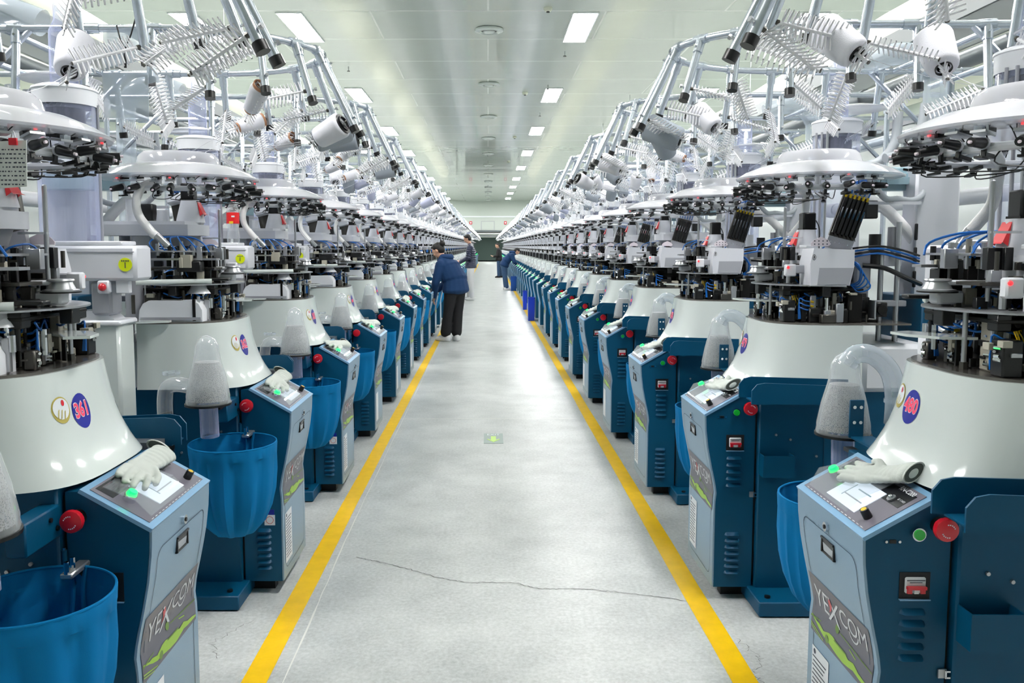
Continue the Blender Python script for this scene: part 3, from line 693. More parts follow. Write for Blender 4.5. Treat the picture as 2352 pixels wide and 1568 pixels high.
        for i, (u, v, du, dv, h, mt) in enumerate(blocks):
            b = P('mechanism_block#%d' % i) if fine else b
            b.box((u, v, 1.187 + h / 2), (du, dv, h), mt, ch=.004)
            for j in range(5):
                s_ = rnd.uniform(.25, .6); z = 1.187 + h * rnd.uniform(.2, 1.05); b.box((u + rnd.uniform(-.5, .5) * du, v + rnd.uniform(-.55, .55) * dv, z), (du * s_, dv * s_, rnd.uniform(.004, .018)), rnd.choice(('dark_metal', 'steel', 'black', 'mid_metal', 'putty')), ch=.001)
                b.cyl((u - du * .52, v + dv * rnd.uniform(-.4, .4), z - .01), (u - du * .52 - .005, v, z - .01), .004, 'chrome', n=6)
        b = P('cam_frame')
        b.box((.33, -.12, 1.187 + .012), (.07, .05, .024), 'putty', ch=.003); b.box((.43, -.25, 1.187 + .018), (.06, .03, .036), 'mid_metal', ch=.003)
        if fine:
            for k in range(120):
                u = .25 + rnd.random() * .38; v = rnd.uniform(-.25, .25)
                if (u - .46) ** 2 + v * v < .0110 or u < .30 and abs(v) > .2: continue
                h = rnd.uniform(.02, .10); d = rnd.uniform(.006, .022)
                z0 = 1.19 + rnd.choice((0, .0, .03, .05))
                if rnd.random() < .5: b.box((u, v, z0 + h / 2), (d * 1.5, d, h), rnd.choice(('dark_metal', 'black', 'steel', 'mid_metal', 'putty')), ch=.001)
                else: b.cyl((u, v, z0), (u, v, z0 + h), d * .4, rnd.choice(('steel', 'chrome', 'black', 'mid_metal')), n=8)
            for k in range(16):
                a = 2 * PI * k / 16; b.cyl((.46 + .12 * math.cos(a), .12 * math.sin(a), 1.30), (.46 + .15 * math.cos(a), .15 * math.sin(a), 1.315), .006, rnd.choice(('steel', 'dark_metal', 'chrome')), n=7)
        b = P('side_motor'); b.box((.66, -.20, 1.24), (.05, .05, .06), 'black', ch=.004); b.cyl((.66, -.225, 1.24), (.66, -.235, 1.24), .02, 'dark_metal', n=12); b.box((.632, -.20, 1.24), (.006, .06, .075), 'steel')
        b = P('dome_cover')                       # light rounded cover behind the deck
        pr = [(.30, 1.187), (.30, 1.235), (.315, 1.262), (.335, 1.275), (.52, 1.275), (.545, 1.262), (.56, 1.235), (.565, 1.187)]
        b.prism(pr, .15, .25, 'grey_light'); b.box((.43, .252, 1.2), (.25, .006, .012), 'grey_mid')
        b = P('front_rod'); b.cyl((.262, -.05, 1.187), (.262, -.05, 1.33), .0065, 'steel', n=12); b.cyl((.262, -.05, 1.187), (.262, -.05, 1.205), .011, 'mid_metal', n=6); b.ball((.262, -.05, 1.33), .0065, 'steel')
        b = P('front_shelf'); b.prism([(.14, .09), (.15, .02), (.20, -.045), (.29, -.06), (.30, .0), (.24, .05), (.2, .11)], 1.262, 1.269, 'white_gloss', 'z')
        b = P('side_shelf'); b.prism([(.42, .27), (.66, .25), (.66, .34), (.55, .36), (.42, .30)], 1.188, 1.196, 'white_gloss', 'z'); b.box((.62, .30, 1.165), (.07, .05, .04), 'grey_light')
        # half disc plate with hanging connectors
        b = P('upper_mechanism')
        b.box((.44, .0, 1.318), (.34, .34, .012), 'dark_metal', ch=.003); b.box((.42, .04, 1.405), (.30, .26, .008), 'mid_metal'); b.box((.42, .10, 1.478), (.26, .22, .006), 'steel')
        for k in range(110 if fine else 30):
            z0 = rnd.choice((1.325, 1.345, 1.41, 1.44)); u = rnd.uniform(.28, .60); v = rnd.uniform(-.13, .24); h = rnd.uniform(.015, .06); d = rnd.uniform(.008, .028)
            if rnd.random() < .6: b.box((u, v, z0 + h / 2), (d * 1.6, d, h), rnd.choice(('black', 'dark_metal', 'black', 'mid_metal', 'steel', 'putty')), ch=.0015)
            else: b.cyl((u, v, z0), (u, v, z0 + h * 1.3), d * .35, rnd.choice(('steel', 'chrome', 'black', 'mid_metal')), n=7)
        for k in range(16 if fine else 5):
            u = rnd.uniform(.27, .5); v = rnd.uniform(-.1, .24); z = rnd.choice((1.34, 1.37, 1.47))
            b.tube([(u, v, z), (u + .03, v + rnd.uniform(-.05, .05), z + .035), (u + .07, v + rnd.uniform(-.08, .08), z + .02), (u + .1, v, z - .02)], .003, rnd.choice(('hose_blue', 'hose_blue', 'black')), n=5, sub=4)
        b = P('cutter_plate'); n = 24
        ol = [(.46 + .255 * math.cos(a), .255 * math.sin(a)) for a in [PI * .45 + PI * 1.1 * i / n for i in range(n + 1)]]; b.prism(ol + [(.5, 0)], 1.336, 1.341, 'steel', 'z')
        for k in range(5):
            a = PI * (.55 + .225 * k); c = (.46 + .225 * math.cos(a), .225 * math.sin(a), 1.315); b.box(c, (.035, .045, .042), 'black', ch=.003)
        b = P('blue_hoses')
        for k in range(7 if fine else 3):
            a = PI * (.5 + .17 * k) + rnd.uniform(-.1, .1); r0, r1 = .22, .15
            p0 = V3((.46 + r0 * math.cos(a), r0 * math.sin(a), 1.305)); p1 = V3((.46 + r1 * math.cos(a + .6), r1 * math.sin(a + .6), 1.30))
            b.tube([p0, (p0 + p1) / 2 + V3((0, 0, -.02)), p1, p1 + V3((rnd.uniform(-.03, .03), 0, -.06))], .0032, 'hose_blue', n=6, sub=4)
        for (u, v) in ((.30, -.15), (.36, -.20), (.30, .10), (.52, .19)):
            for k in range(3):
                z = 1.215 + .018 * k
                b.tube([(u - .03 + .004 * k, v, 1.2), (u - .03, v, z + .03), (u - .01, v - .01, z + .025), (u + .02, v - .01, z + .02)], .003, 'hose_blue', n=6, sub=4)
                if fine: b.cyl((u + .012, v - .01, z + .022), (u + .026, v - .01, z + .019), .0045, 'yellow', n=7)
        b = P('yellow_wires')
        for k in range(6 if fine else 2):
            u = .31 + .008 * k; v = -.17 + .007 * k; b.tube([(u, v, 1.295), (u + rnd.uniform(-.01, .01), v - .01, 1.27), (u + rnd.uniform(-.015, .015), v, 1.25)], .0015, 'yellow', n=5, sub=3)
        # silver puck
        b = P('tension_puck'); b.lathe([(.0005, .026), (.032, .026), (.034, .022), (.028, .018), (.036, 0), (.045, -.002), (.045, -.006), (.0005, -.006)], (.235, .04, 1.388), 'steel', 24)
        b.box((.26, .04, 1.365), (.07, .05, .036), 'grey_light', ch=.006); b.box((.34, .04, 1.404), (.20, .05, .012), 'grey_light', ch=.003)
        b.cyl((.235, .04, 1.378), (.235, .04, 1.382), .05, 'black', n=20)
        # head box with its round logo, on the side away from the filter
        b = P('head_box'); cz = 1.408
        pr = [(.355, 1.34), (.515, 1.34), (.530, 1.415), (.530, 1.485), (.365, 1.492), (.352, 1.43)]
        b.prism(pr, -.25, -.13, 'grey_plastic'); b.box((.375, -.14, 1.498), (.03, .08, .012), 'grey_light', ch=.002)
        b.prism([(.382, 1.345), (.512, 1.345), (.526, 1.412), (.388, 1.412)], -.2525, -.2495, 'grey_mid')
        if fine:
            b = P('head_box/emblem')
            for rr0, rr1 in ((.010, .012),):
                for i in range(16):
                    a = 2 * PI * i / 16; a2 = a + 2 * PI / 16
                    b.add([(.366 + rr * .6 * math.cos(t), -.2515, 1.455 + rr * math.sin(t)) for rr, t in ((rr0, a), (rr0, a2), (rr1, a2), (rr1, a))], [(0, 1, 2, 3)], 'black')
            b.box((.366, -.2515, 1.456), (.003, .002, .012), 'black')
        b = P('patterned_tag'); b.prism([(.372, 1.50), (.442, 1.50), (.452, 1.508), (.442, 1.525), (.412, 1.538), (.382, 1.525), (.370, 1.512)], -.202, -.198, 'mask_pink')
        if fine:
            for i in range(4):
                for j in range(2): b.box((.385 + .017 * i, -.203, 1.508 + .013 * j), (.005, .001, .005), 'ink')
        b = P('signal_box'); b.box((.30, -.17, 1.40), (.045, .03, .05), 'grey_light', ch=.005); b.ball((.285, -.187, 1.412), .006, 'red_led'); b.box((.345, -.17, 1.405), (.06, .03, .035), 'grey_mid', ch=.004)
        # finger board
        M = Matrix.Translation((.515, -.20, 1.60)) @ Matrix.Rotation(math.radians(14), 4, 'Y') @ Matrix.Rotation(math.radians(12), 4, 'X')
        b = P('feeder_plate'); b.box((0, 0, .0), (.105, .012, .21), 'mid_metal', M); b.box((0, -.002, -.095), (.108, .018, .05), 'grey_mid', M)
        for k in range(6):
            b = P('feeder_finger#%d' % k) if fine else P('feeder_plate'); x = -.044 + k * .0178
            b.box((x, -.012, .02), (.011, .014, .15), 'black', M); b.box((x, -.020, .035), (.004, .003, .04), 'chrome', M)
            b.add([M @ V3(p) for p in ((x - .006, -.012, -.055), (x + .006, -.012, -.055), (x + .006, -.028, -.070), (x, -.030, -.062))], [(0, 1, 2, 3)], 'dark_metal')
            if fine: b.cyl(M @ V3((x, -.01, .095)), M @ V3((x, -.01, .112)), .005, 'yellow', n=7); b.cyl(M @ V3((x, -.02, -.09)), M @ V3((x, -.024, -.09)), .003, 'chrome', n=6)
        b = P('feeder_cover'); b.box((.005, .03, .12), (.10, .05, .04), 'grey_light', M, ch=.006)
        b = P('feeder_hoses')
        for k in range(6):
            p = M @ V3((-.044 + k * .0178, -.01, .112)); b.tube([p, p + V3((.008, 0, .03)), V3((.575 + .003 * k, -.19, 1.768)), V3((.60, -.18, 1.772))], .0032, 'hose_blue', n=6, sub=5)
        b = P('corrugated_hose'); b.tube([(.60, -.18, 1.772), (.64, -.17, 1.74), (.69, -.16, 1.695), (.75, -.14, 1.695), (.82, -.12, 1.69), (.88, -.08, 1.72), (.885, -.02, 1.79), (.86, .06, 1.83)], .0125, 'hose_grey', n=10, sub=10 if fine else 4, corr=.1)
        b.box((.71, -.15, 1.678), (.26, .016, .012), 'grey_plastic')
        # gearbox with funnel and stepper
        b = P('gearbox'); ol = [(.36, -.05), (.40, -.11), (.60, -.13), (.80, -.09), (.82, .10), (.60, .13), (.40, .11), (.36, .05)]
        b.prism(ol, 1.545, 1.592, 'grey_plastic', 'z'); b.prism([(x * .9 + .058, y * .84) for x, y in ol], 1.592, 1.607, 'grey_light', 'z')
        b.cyl((.57, -.06, 1.60), (.57, -.06, 1.66), .03, 'grey_light', .024, 18); b.cyl((.46, 0, 1.545), (.46, 0, 1.50), .075, 'grey_mid', .06, 20); b.cyl((.46, 0, 1.50), (.46, 0, 1.35), .028, 'black', n=14)
        b.cyl((.66, .06, 1.6), (.66, .06, 1.70), .022, 'grey_light', n=16)
        b = P('funnel'); b.lathe([(.062, 0), (.058, .02), (.038, .098), (.0005, .1)], (.425, 0, 1.602), 'grey_plastic', 26)
        b = P('red_clip'); b.add([(.372, -.004, 1.655), (.386, .02, 1.692), (.386, -.02, 1.692), (.362, -.024, 1.64), (.362, .024, 1.64), (.354, -.03, 1.636), (.354, .03, 1.636), (.374, -.028, 1.63), (.374, .028, 1.63)], [(1, 2, 3, 4), (3, 4, 6, 5), (1, 4, 8), (2, 7, 3)], 'red_clip')
        b = P('motor'); b.box((.43, 0, 1.738), (.056, .056, .072), 'black', ch=.005); b.box((.43, 0, 1.704), (.06, .06, .006), 'dark_metal'); b.tube([(.455, -.03, 1.74), (.47, -.035, 1.70), (.465, -.05, 1.62), (.46, -.09, 1.58)], .0025, 'black', n=5, sub=4)
        b = P('feeder_motor'); b.box((.65, -.10, 1.652), (.055, .055, .075), 'black', ch=.005); b = P('gearbox'); b.box((.63, .0, 1.52), (.09, .09, .09), 'grey_plastic', ch=.008)
        # hook rod
        b = P('guide_rod'); b.cyl((.315, -.05, 1.36), (.315, -.05, 1.66), .0065, 'steel', n=12); b.ball((.315, -.05, 1.66), .0065, 'steel'); b.box((.35, -.05, 1.398), (.09, .016, .008), 'grey_mid'); b.box((.35, -.05, 1.535), (.08, .012, .006), 'grey_light')
        # yarn sensor ring
        b = P('sensor_ring'); n = 20
        b.tube([(.47 + .275 * math.cos(a), .275 * math.sin(a), 1.735) for a in [PI * (.32 + 1.36 * i / n) for i in range(n + 1)]], .011, 'grey_light', n=8, sub=1)
        ns = 18 if fine else 12
        for k in range(ns):
            a = PI * (.36 + 1.28 * k / (ns - 1)) + rnd.uniform(-.03, .03); ca, sa = math.cos(a), math.sin(a)
            b = P('yarn_sensor#%d' % k) if fine else P('sensor_ring')
            M = Matrix.Translation((.47 + .29 * ca, .29 * sa, 1.752)) @ Matrix.Rotation(a, 4, 'Z') @ Matrix.Rotation(rnd.uniform(-.25, .25), 4, 'Y')
            b.box((.012, 0, .014), (.05, .036, .006), 'steel', M); b.box((.0, 0, .024), (.036, .03, .010), 'black', M); b.box((.03, .0, .022), (.014, .02, .010), 'clear_film', M); b.box((.03, .0, .026), (.006, .008, .005), 'red_led' if k % 3 == 0 else 'steel', M)
            b.cyl(M @ V3((.005, 0, -.010)), M @ V3((.062, 0, -.016)), .0135, 'black', .011, 12); b.cyl(M @ V3((.062, 0, -.016)), M @ V3((.070, 0, -.017)), .004, 'badge_white', n=7)
            b.cyl(M @ V3((.004, 0, -.010)), M @ V3((.012, 0, -.011)), .0155, 'steel', n=12)
            if fine:
                b.box((-.02, .0, -.035), (.04, .012, .010), 'black', M); b.box((.01, 0, -.045), (.030, .020, .006), 'black', M); b.box((.0, 0, -.03), (.008, .01, .03), 'black', M)
                b.tube([M @ V3((.02, .015, .02)), M @ V3((.03, .03, .035)), M @ V3((0, .05, .03)), M @ V3((-.02, .06, .0))], .0016, 'black', n=5, sub=3)
        if fine:
            for k in range(5):
                a = PI * (.5 + .24 * k); p = V3((.47 + .27 * math.cos(a), .27 * math.sin(a), 1.735)); b = P('cable'); b.tube([p, p + V3((0, .02, -.04)), V3((.47, p.y * .5, 1.70)), V3((.46, p.y * .2, 1.73))], .002, 'black', n=5, sub=5)
        # side warning box and canisters
        b = P('warning_box'); b.box((.635, .45, 1.435), (.37, .15, .135), 'grey_plastic', ch=.012); b.box((.655, .45, 1.51), (.30, .13, .018), 'grey_light', ch=.004)
        for sy in (-1, 1):
            b.box((.635, .45 + sy * .076, 1.478), (.36, .003, .003), 'grey_mid')
            c = (.49, .45 + sy * .0765, 1.43); b.cyl(c, (c[0], c[1] + sy * .0015, c[2]), .026, 'sticker_yellow', n=20); b.box((c[0], c[1] + sy * .002, c[2] - .002), (.003, .001, .022), 'ink')
            for k in range(4): b.box((c[0] - .012 + .008 * k, c[1] + sy * .002, c[2] + .014), (.004, .001, .006), 'ink')
        b.box((.60, .45, 1.30), (.08, .10, .13), 'grey_mid', ch=.01)
        b = P('stop_knob'); b.box((.575, .52, 1.345), (.045, .03, .05), 'grey_plastic', ch=.006); b.ball((.575, .54, 1.345), .015, 'red'); b.box((.51, .50, 1.345), (.05, .03, .05), 'grey_light', ch=.003)
        b = P('waste_canister'); b.cyl((.73, .45, 1.52), (.73, .45, 2.045), .108, 'clear_lilac', n=30, caps=False)
        for k in range(3): b.cyl((.65 - .014 * k, .36 + .03 * k, 1.52), (.65 - .014 * k, .36 + .03 * k, 2.04), .006, 'grey_mid' if k else 'steel', n=8)
        b = P('waste_canister/cap') if fine else b; b.lathe([(.112, 0), (.114, .055), (.118, .058), (.116, .066), (.09, .076), (.06, .08), (.0005, .08)], (.73, .45, 2.03), 'grey_light', 30)
        b = P('waste_canister/motor_cup') if fine else b; b.cyl((.73, .45, 2.02), (.73, .45, 1.96), .07, 'dark_metal', n=20); b.cyl((.73, .45, 1.96), (.73, .45, 1.93), .05, 'grey_mid', n=20)
        b = P('suction_bottle'); b.lathe([(.05, 0), (.05, .12), (.048, .2), (.03, .24), (.028, .3)], (.73, .45, 2.11), 'clear_lilac', 22)
        b = P('suction_disc'); b.lathe([(.0005, .008), (.10, .012), (.145, 0), (.148, .004), (.10, .018), (.0005, .014)], (.78, .38, 2.14), 'saucer', 28)
        b = P('suction_pipe'); b.tube([(1.16, .38, 1.5), (1.16, .38, 2.2), (1.14, .38, 2.32), (1.07, .38, 2.39), (.96, .38, 2.40), (.84, .38, 2.36)], .052, 'clear_film', n=18, sub=5, caps=False)
        b = P('drain_hose'); b.tube([(1.05, .25, 2.15), (1.03, .25, 2.02), (.96, .24, 1.93), (.86, .22, 1.90)], .022, 'hose_grey', n=10, sub=5); b.tube([(.95, .3, 2.12), (.94, .3, 1.98), (.88, .3, 1.90), (.80, .3, 1.87)], .022, 'hose_grey', n=10, sub=5)
        b = P('side_bin'); b.box((.64, .43, .99), (.21, .14, .42), 'white_gloss', ch=.012); b.box((.64, .43, 1.205), (.23, .16, .02), 'grey_light', ch=.006); b.prism([(.56, 1.215), (.74, 1.215), (.70, 1.25), (.60, 1.25)], .38, .48, 'grey_light')
        b = P('white_hose'); b.tube([(.47, .22, 1.77), (.52, .27, 1.74), (.535, .30, 1.68), (.525, .30, 1.62), (.48, .30, 1.56), (.46, .30, 1.54)], .0175, 'hose_white', n=12, sub=6); b.cyl((.46, .30, 1.545), (.42, .28, 1.50), .014, 'steel', n=12)
        b = P('arm_plates'); b.box((.40, .18, 1.445), (.30, .05, .008), 'steel'); b.box((.36, .16, 1.36), (.30, .04, .012), 'black', ch=.003); b.cyl((.28, .18, 1.352), (.55, .30, 1.352), .012, 'white_gloss', n=10); b.box((.36, .20, 1.415), (.10, .05, .045), 'black', ch=.004)
        for k in range(5): b.cyl((.30 + .05 * k, .19, 1.46), (.30 + .05 * k, .19, 1.50 + .01 * (k % 3)), .008, ('black', 'steel', 'putty')[k % 3], n=8)
        for k in range(6 if fine else 2): b.tube([(.28 + .045 * k, .20, 1.475), (.30 + .045 * k, .21, 1.51), (.36 + .03 * k, .17, 1.535), (.44, .12, 1.54)], .0035, 'hose_blue', n=6, sub=4)
        b.cyl((.34, .14, 1.30), (.34, .14, 1.34), .06, 'grey_light', .035, 20); b.cyl((.60, .20, 1.187), (.60, .20, 1.38), .035, 'grey_mid', n=18); b.box((.50, -.05, 1.37), (.20, .12, .04), 'dark_metal', ch=.004)
        b = P('rear_column'); b.box((.95, -.02, 1.55), (.19, .12, .62), 'grey_plastic', ch=.01); 
        for k in range(3): b.box((.86, -.085, 1.36 + .1 * k), (.012, .012, .07), 'black_soft', ch=.003)
        b.box((.86, .0, 1.78), (.2, .04, .03), 'teal_grey'); b.tube([(.66, .02, 1.72), (.78, -.02, 1.64), (.93, -.06, 1.44), (.98, -.09, 1.30)], .024, 'hose_white', n=12, sub=5)
        b = P('upper_bracket'); b.box((.86, .04, 1.79), (.36, .07, .10), 'teal_grey', ch=.006); b.box((.86, .0, 1.79), (.28, .012, .05), 'teal_grey', ch=.003); b.cyl((.78, -.005, 1.79), (.78, -.015, 1.79), .01, 'steel', n=10)
        b = P('rear_cabinet'); b.box((.98, .0, 1.11), (.28, .40, .36), 'blue', ch=.006)
        for k in range(2): b.box((.87 + .045 * k, -.203, 1.25), (.018, .004, .06), 'black_soft')
        b = P('rear_rods')
        for u, v, z1 in ((.70, -.12, 1.5), (.76, -.14, 1.6), (.78, .05, 1.5), (.72, .1, 1.45)): b.cyl((u, v, .95), (u, v, z1), .011, 'steel', n=10)
        b.box((.73, -.13, 1.26), (.14, .04, .025), 'grey_mid', ch=.003); b.box((.71, -.14, 1.02), (.07, .07, .12), 'grey_light', ch=.005)
        b.cyl((.67, -.12, 1.42), (.67, -.12, 1.55), .024, 'black', n=14); b.cyl((.76, -.10, 1.48), (.76, -.10, 1.58), .026, 'grey_mid', n=14); b.box((.62, -.10, 1.40), (.07, .07, .16), 'grey_mid', ch=.01); b.cyl((.62, -.10, 1.187), (.62, -.10, 1.33), .036, 'grey_mid', n=16)
        for k in range(4): b.tube([(.56, -.16, 1.49 - .012 * k), (.66, -.17, 1.50 - .01 * k), (.76, -.16, 1.485 - .012 * k), (.86, -.12, 1.46 - .012 * k)], .0045, 'hose_blue' if k % 2 else 'black', n=6, sub=4)
        b.tube([(.60, -.17, 1.42), (.68, -.19, 1.41), (.78, -.17, 1.37), (.87, -.12, 1.34)], .010, 'black', n=8, sub=4)
        for k in range(5 if fine else 2): b.tube([(.54, -.20, 1.44), (.56 + .012 * k, -.23, 1.42 - .02 * k), (.57, -.21, 1.36 - .012 * k), (.55, -.18, 1.34)], .003, 'hose_blue', n=5, sub=5)
    else:
        # far copies: the same masses, plainly shaped
        b = P('knitting_head'); b.box((.36, -.10, 1.25), (.08, .16, .12), 'black'); b.box((.36, .10, 1.24), (.06, .08, .09), 'mid_metal'); b.box((.46, 0, 1.335), (.42, .36, .012), 'steel'); b.box((.40, .1, 1.39), (.24, .2, .07), 'dark_metal'); b.box((.30, .13, 1.38), (.05, .08, .07), 'putty'); b.box((.30, .02, 1.37), (.05, .06, .05), 'grey_light'); b.box((.33, .20, 1.40), (.04, .04, .05), 'hose_blue'); b.cyl((.26, -.05, 1.18), (.26, -.05, 1.33), .008, 'steel', n=5)
        b = P('head_box'); b.box((.44, -.19, 1.415), (.16, .12, .14), 'grey_plastic')
        b = P('feeder_plate'); b.box((.5, -.2, 1.60), (.09, .02, .2), 'dark_metal')
        b = P('gearbox'); b.box((.58, 0, 1.57), (.44, .24, .05), 'grey_plastic'); b.cyl((.425, 0, 1.6), (.425, 0, 1.7), .06, 'grey_plastic', .04, 10); b.box((.43, 0, 1.738), (.056, .056, .072), 'black')
        b = P('waste_canister'); b.box((.635, .45, 1.435), (.37, .15, .135), 'grey_plastic'); b.cyl((.73, .45, 1.50), (.73, .45, 2.1), .108, 'grey_light', n=10)
        b = P('white_hose'); b.tube([(.47, .22, 1.77), (.53, .3, 1.66), (.46, .30, 1.54)], .018, 'hose_white', n=6, sub=2)
        b = P('sensor_ring'); b.tube([(.47 + .275 * math.cos(a), .275 * math.sin(a), 1.735) for a in [PI * (.4 + 1.2 * i / 6) for i in range(7)]], .011, 'grey_light', n=4, sub=1)
        for k in range(8):
            a = PI * (.4 + 1.2 * k / 7); b.box((.47 + .31 * math.cos(a), .31 * math.sin(a), 1.745), (.05, .05, .04), 'black')
        b = P('rear_column'); b.box((.95, 0, 1.5), (.19, .3, .8), 'grey_plastic')
        b = P('guide_rod'); b.tube([(.31, -.05, 1.36), (.31, -.05, 1.66)], .007, 'steel', n=5)
        b = P('parts_tray')
    # --- clear yarn plate on top
    b = P('yarn_plate'); n = 44
    b.lathe([(.20, -.006), (.30, -.012), (.338, -.004), (.342, .003), (.30, .028), (.24, .052), (.20, .060), (.175, .064), (.165, .098), (.150, .112), (.0005, .114)], (.47, 0, 1.79), 'saucer', n)
    if fine:
        b = P('yarn_plate/stem'); b.cyl((.47, 0, 1.76), (.47, 0, 1.9), .012, 'steel', n=10)
        b = P('yarn_plate/guide_wire'); 
        for k in range(3): a = PI * (.8 + .2 * k); b.tube([(.47 + .31 * math.cos(a), .31 * math.sin(a), 1.80), (.47 + .32 * math.cos(a), .32 * math.sin(a), 1.77), (.47 + .28 * math.cos(a), .28 * math.sin(a), 1.76)], .003, 'hose_grey', n=5, sub=3)
    return P
# ================================================================ yarn racks, cones, bags, gloves
RZ = 2.33
def ring_pt(v): return .44 - .6 * math.sqrt(max(0, 1 - (v / .42) ** 2))
def ring_path(n=9):
    P = [(1.9, .42), (1.0, .42), (.62, .42)]
    for i in range(-n, n + 1):
        a = -math.radians(84) * i / n; P.append((.44 - .6 * math.cos(a), .42 * math.sin(a)))
    return [V3((u, v, RZ)) for u, v in P + [(.62, -.42), (1.0, -.42), (1.9, -.42)]]
SPOTS = []                                     # joint, outward direction, tube length, tilt
for sgn in (1, -1):
    for th, ln, tl in ((7, .30, 26), (27, .19, 22), (46, .16, 16), (66, .19, 12), (86, .14, 12)):
        a = math.radians(th) * sgn; p = V3((.44 - .6 * math.cos(a), .42 * math.sin(a), RZ)); nrm = V3((-math.cos(a) * .42, math.sin(a) * .6, 0)).normalized()
        SPOTS.append((p, nrm, ln, tl))
    for u, ln, tl in ((.66, .17, 8), (.92, .22, 10)): SPOTS.append((V3((u, .42 * sgn, RZ)), V3((-.2, .98 * sgn, 0)), ln, tl))
def spot_geo(k):
    p, nrm, ln, tl = SPOTS[k]; d = (nrm * math.sin(math.radians(tl)) + V3((0, 0, -math.cos(math.radians(tl))))).normalized()
    end = p + d * (ln + .06); inner = (V3((.5, 0, RZ)) - p); inner.z = 0; inner.normalize()
    side = V3((-inner.y, inner.x, 0))
    bd = (inner * .88 + side * (.35 if k % 2 else -.25) + V3((0, 0, (-.42, -.2, -.75, -.35, -1.3, -.5, -.4)[k % 7]))).normalized()
    at = end - d * .035
    return p, d, end, at, bd
def rack_parts(q, lod, seed):
    P = Parts(q, None if lod == 0 else (lambda p: p.split('/')[0]) if lod == 1 else (lambda p: 'frame'))
    b = P('rail'); b.tube(ring_path(9 if lod < 2 else 4), .0145, 'galv', n=12, sub=2)
    b = P('crossbar'); b.cyl((1.25, -.60, RZ - .04), (1.25, .60, RZ - .04), .014, 'galv', n=10)
    if lod < 2: b.cyl((.98, -.42, RZ), (.98, .42, RZ), .013, 'galv', n=10)
    for v in (-.42, .42):
        b = P('post#%d' % (v > 0))
        b.cyl((1.25, v, .93), (1.25, v, RZ), .014, 'galv', n=10); b.cyl((1.25, v, RZ - .1), (1.25, v, RZ - .02), .02, 'galv', n=10)
        if lod < 2: b.cyl((1.25, v, 1.95), (.86, v, RZ), .012, 'galv', n=8); b.cyl((1.3, v, RZ - .001), (1.42, v, RZ - .001), .0195, 'galv', n=12); b.cyl((.60, v, RZ), (.70, v, RZ), .0195, 'galv', n=12)
    for k in range(len(SPOTS)):
        p, d, end, at, bd = spot_geo(k)
        if lod == 2 and k % 2 and k not in (0, 7): continue
        tn = 'hanging_tube#%d' % k; b = P(tn)
        b.cyl(p, end, .0152, 'galv', n=12)
        if lod < 2:
            b.cyl(p - d * .012, p + d * .06, .0192, 'galv', n=12)                 # tee sleeve
            tang = V3((0, 0, 1)).cross(SPOTS[k][1]).normalized()
            b.cyl(p - tang * .03, p + tang * .03, .020, 'galv', n=12)
        b = P(tn + '/cap'); b.cyl(end - d * .004, end + d * .024, .0198, 'black', n=14)
        if lod < 2:
            b = P(tn + '/bolt'); o = bd.cross(d).normalized() * .0; b.cyl(at - bd * .026, at + bd * .024, .004, 'chrome', n=6); b.cyl(at - bd * .022, at - bd * .030, .008, 'steel', n=6)
            b = P(tn + '/clamp_bolt'); b.cyl(p + d * .03 - SPOTS[k][1] * .0, p + d * .03 + SPOTS[k][1] * .03, .005, 'chrome', n=6)
        b = P('cone_holder#%d' % k); s0 = at + bd * .02; e0 = s0 + bd * .20
        mt = 'bristle'
        if lod == 2: b.cyl(s0, e0, .018, mt, n=4); continue
        b.cyl(s0, e0, .0058, mt, n=8); b.cyl(s0 - bd * .006, s0 + bd * .004, .008, 'mid_metal', n=8); b.cyl(e0, e0 + bd * .004, .006, 'mid_metal', n=8)
        a1 = bd.orthogonal().normalized(); a2 = bd.cross(a1); nb = 13 if lod == 0 else 9; ph = k * .7
        for i in range(nb):
            c = s0 + bd * (.012 + .176 * i / (nb - 1))
            for j in range(4):
                t = ph + (0, .55, PI, PI + .55)[j]; dr = (a1 * math.cos(t) + a2 * math.sin(t)); tip = c + dr * .042 + bd * .006
                b.cyl(c, tip, .0034, mt, .0022, n=4, caps=False)
    return P
CONE = {}
def cone_proto(kind, lod):
    key = (kind, lod)
    if key in CONE: return CONE[key]
    r0, r1, L, mt = {'white': (.056, .047, .135, 'yarn_white'), 'grey': (.060, .054, .16, 'yarn_grey'), 'lilac': (.050, .046, .15, 'yarn_lilac'), 'small': (.040, .033, .12, 'yarn_white')}[kind]
    q = 1 if lod == 0 else .6
    b = MB(q); b.lathe([(.022, 0), (r0 * .86, 0), (r0 * .97, .006), (r0, .014), (r1, L - .014), (r1 * .93, L - .004), (r1 * .82, L), (.018, L)], (0, 0, 0), mt, 30)
    body = b
    c = MB(q); c.lathe([(.0215, L + .006), (.024, L + .008), (.0245, L - .01), (.03, -.012), (.034, -.012), (.034, .002), (.029, .002), (.0215, L + .006)], (0, 0, 0), 'card' if kind == 'small' else 'black', 22)
    h = MB(q); h.lathe([(.030, -.006), (r0 * .80, -.006), (r0 * .82, .001), (.030, .001)], (0, 0, 0), 'black', 24)
    for k in range(3): h.box((.012 * math.cos(2.1 * k), .012 * math.sin(2.1 * k), -.002), (.03, .006, .006), 'bristle', Matrix.Rotation(2.1 * k, 4, 'Z'))
    CONE[key] = (body.mesh('yarn_cone'), c.mesh('core_tube'), h.mesh('end_ring') if kind != 'small' else None, L); return CONE[key]
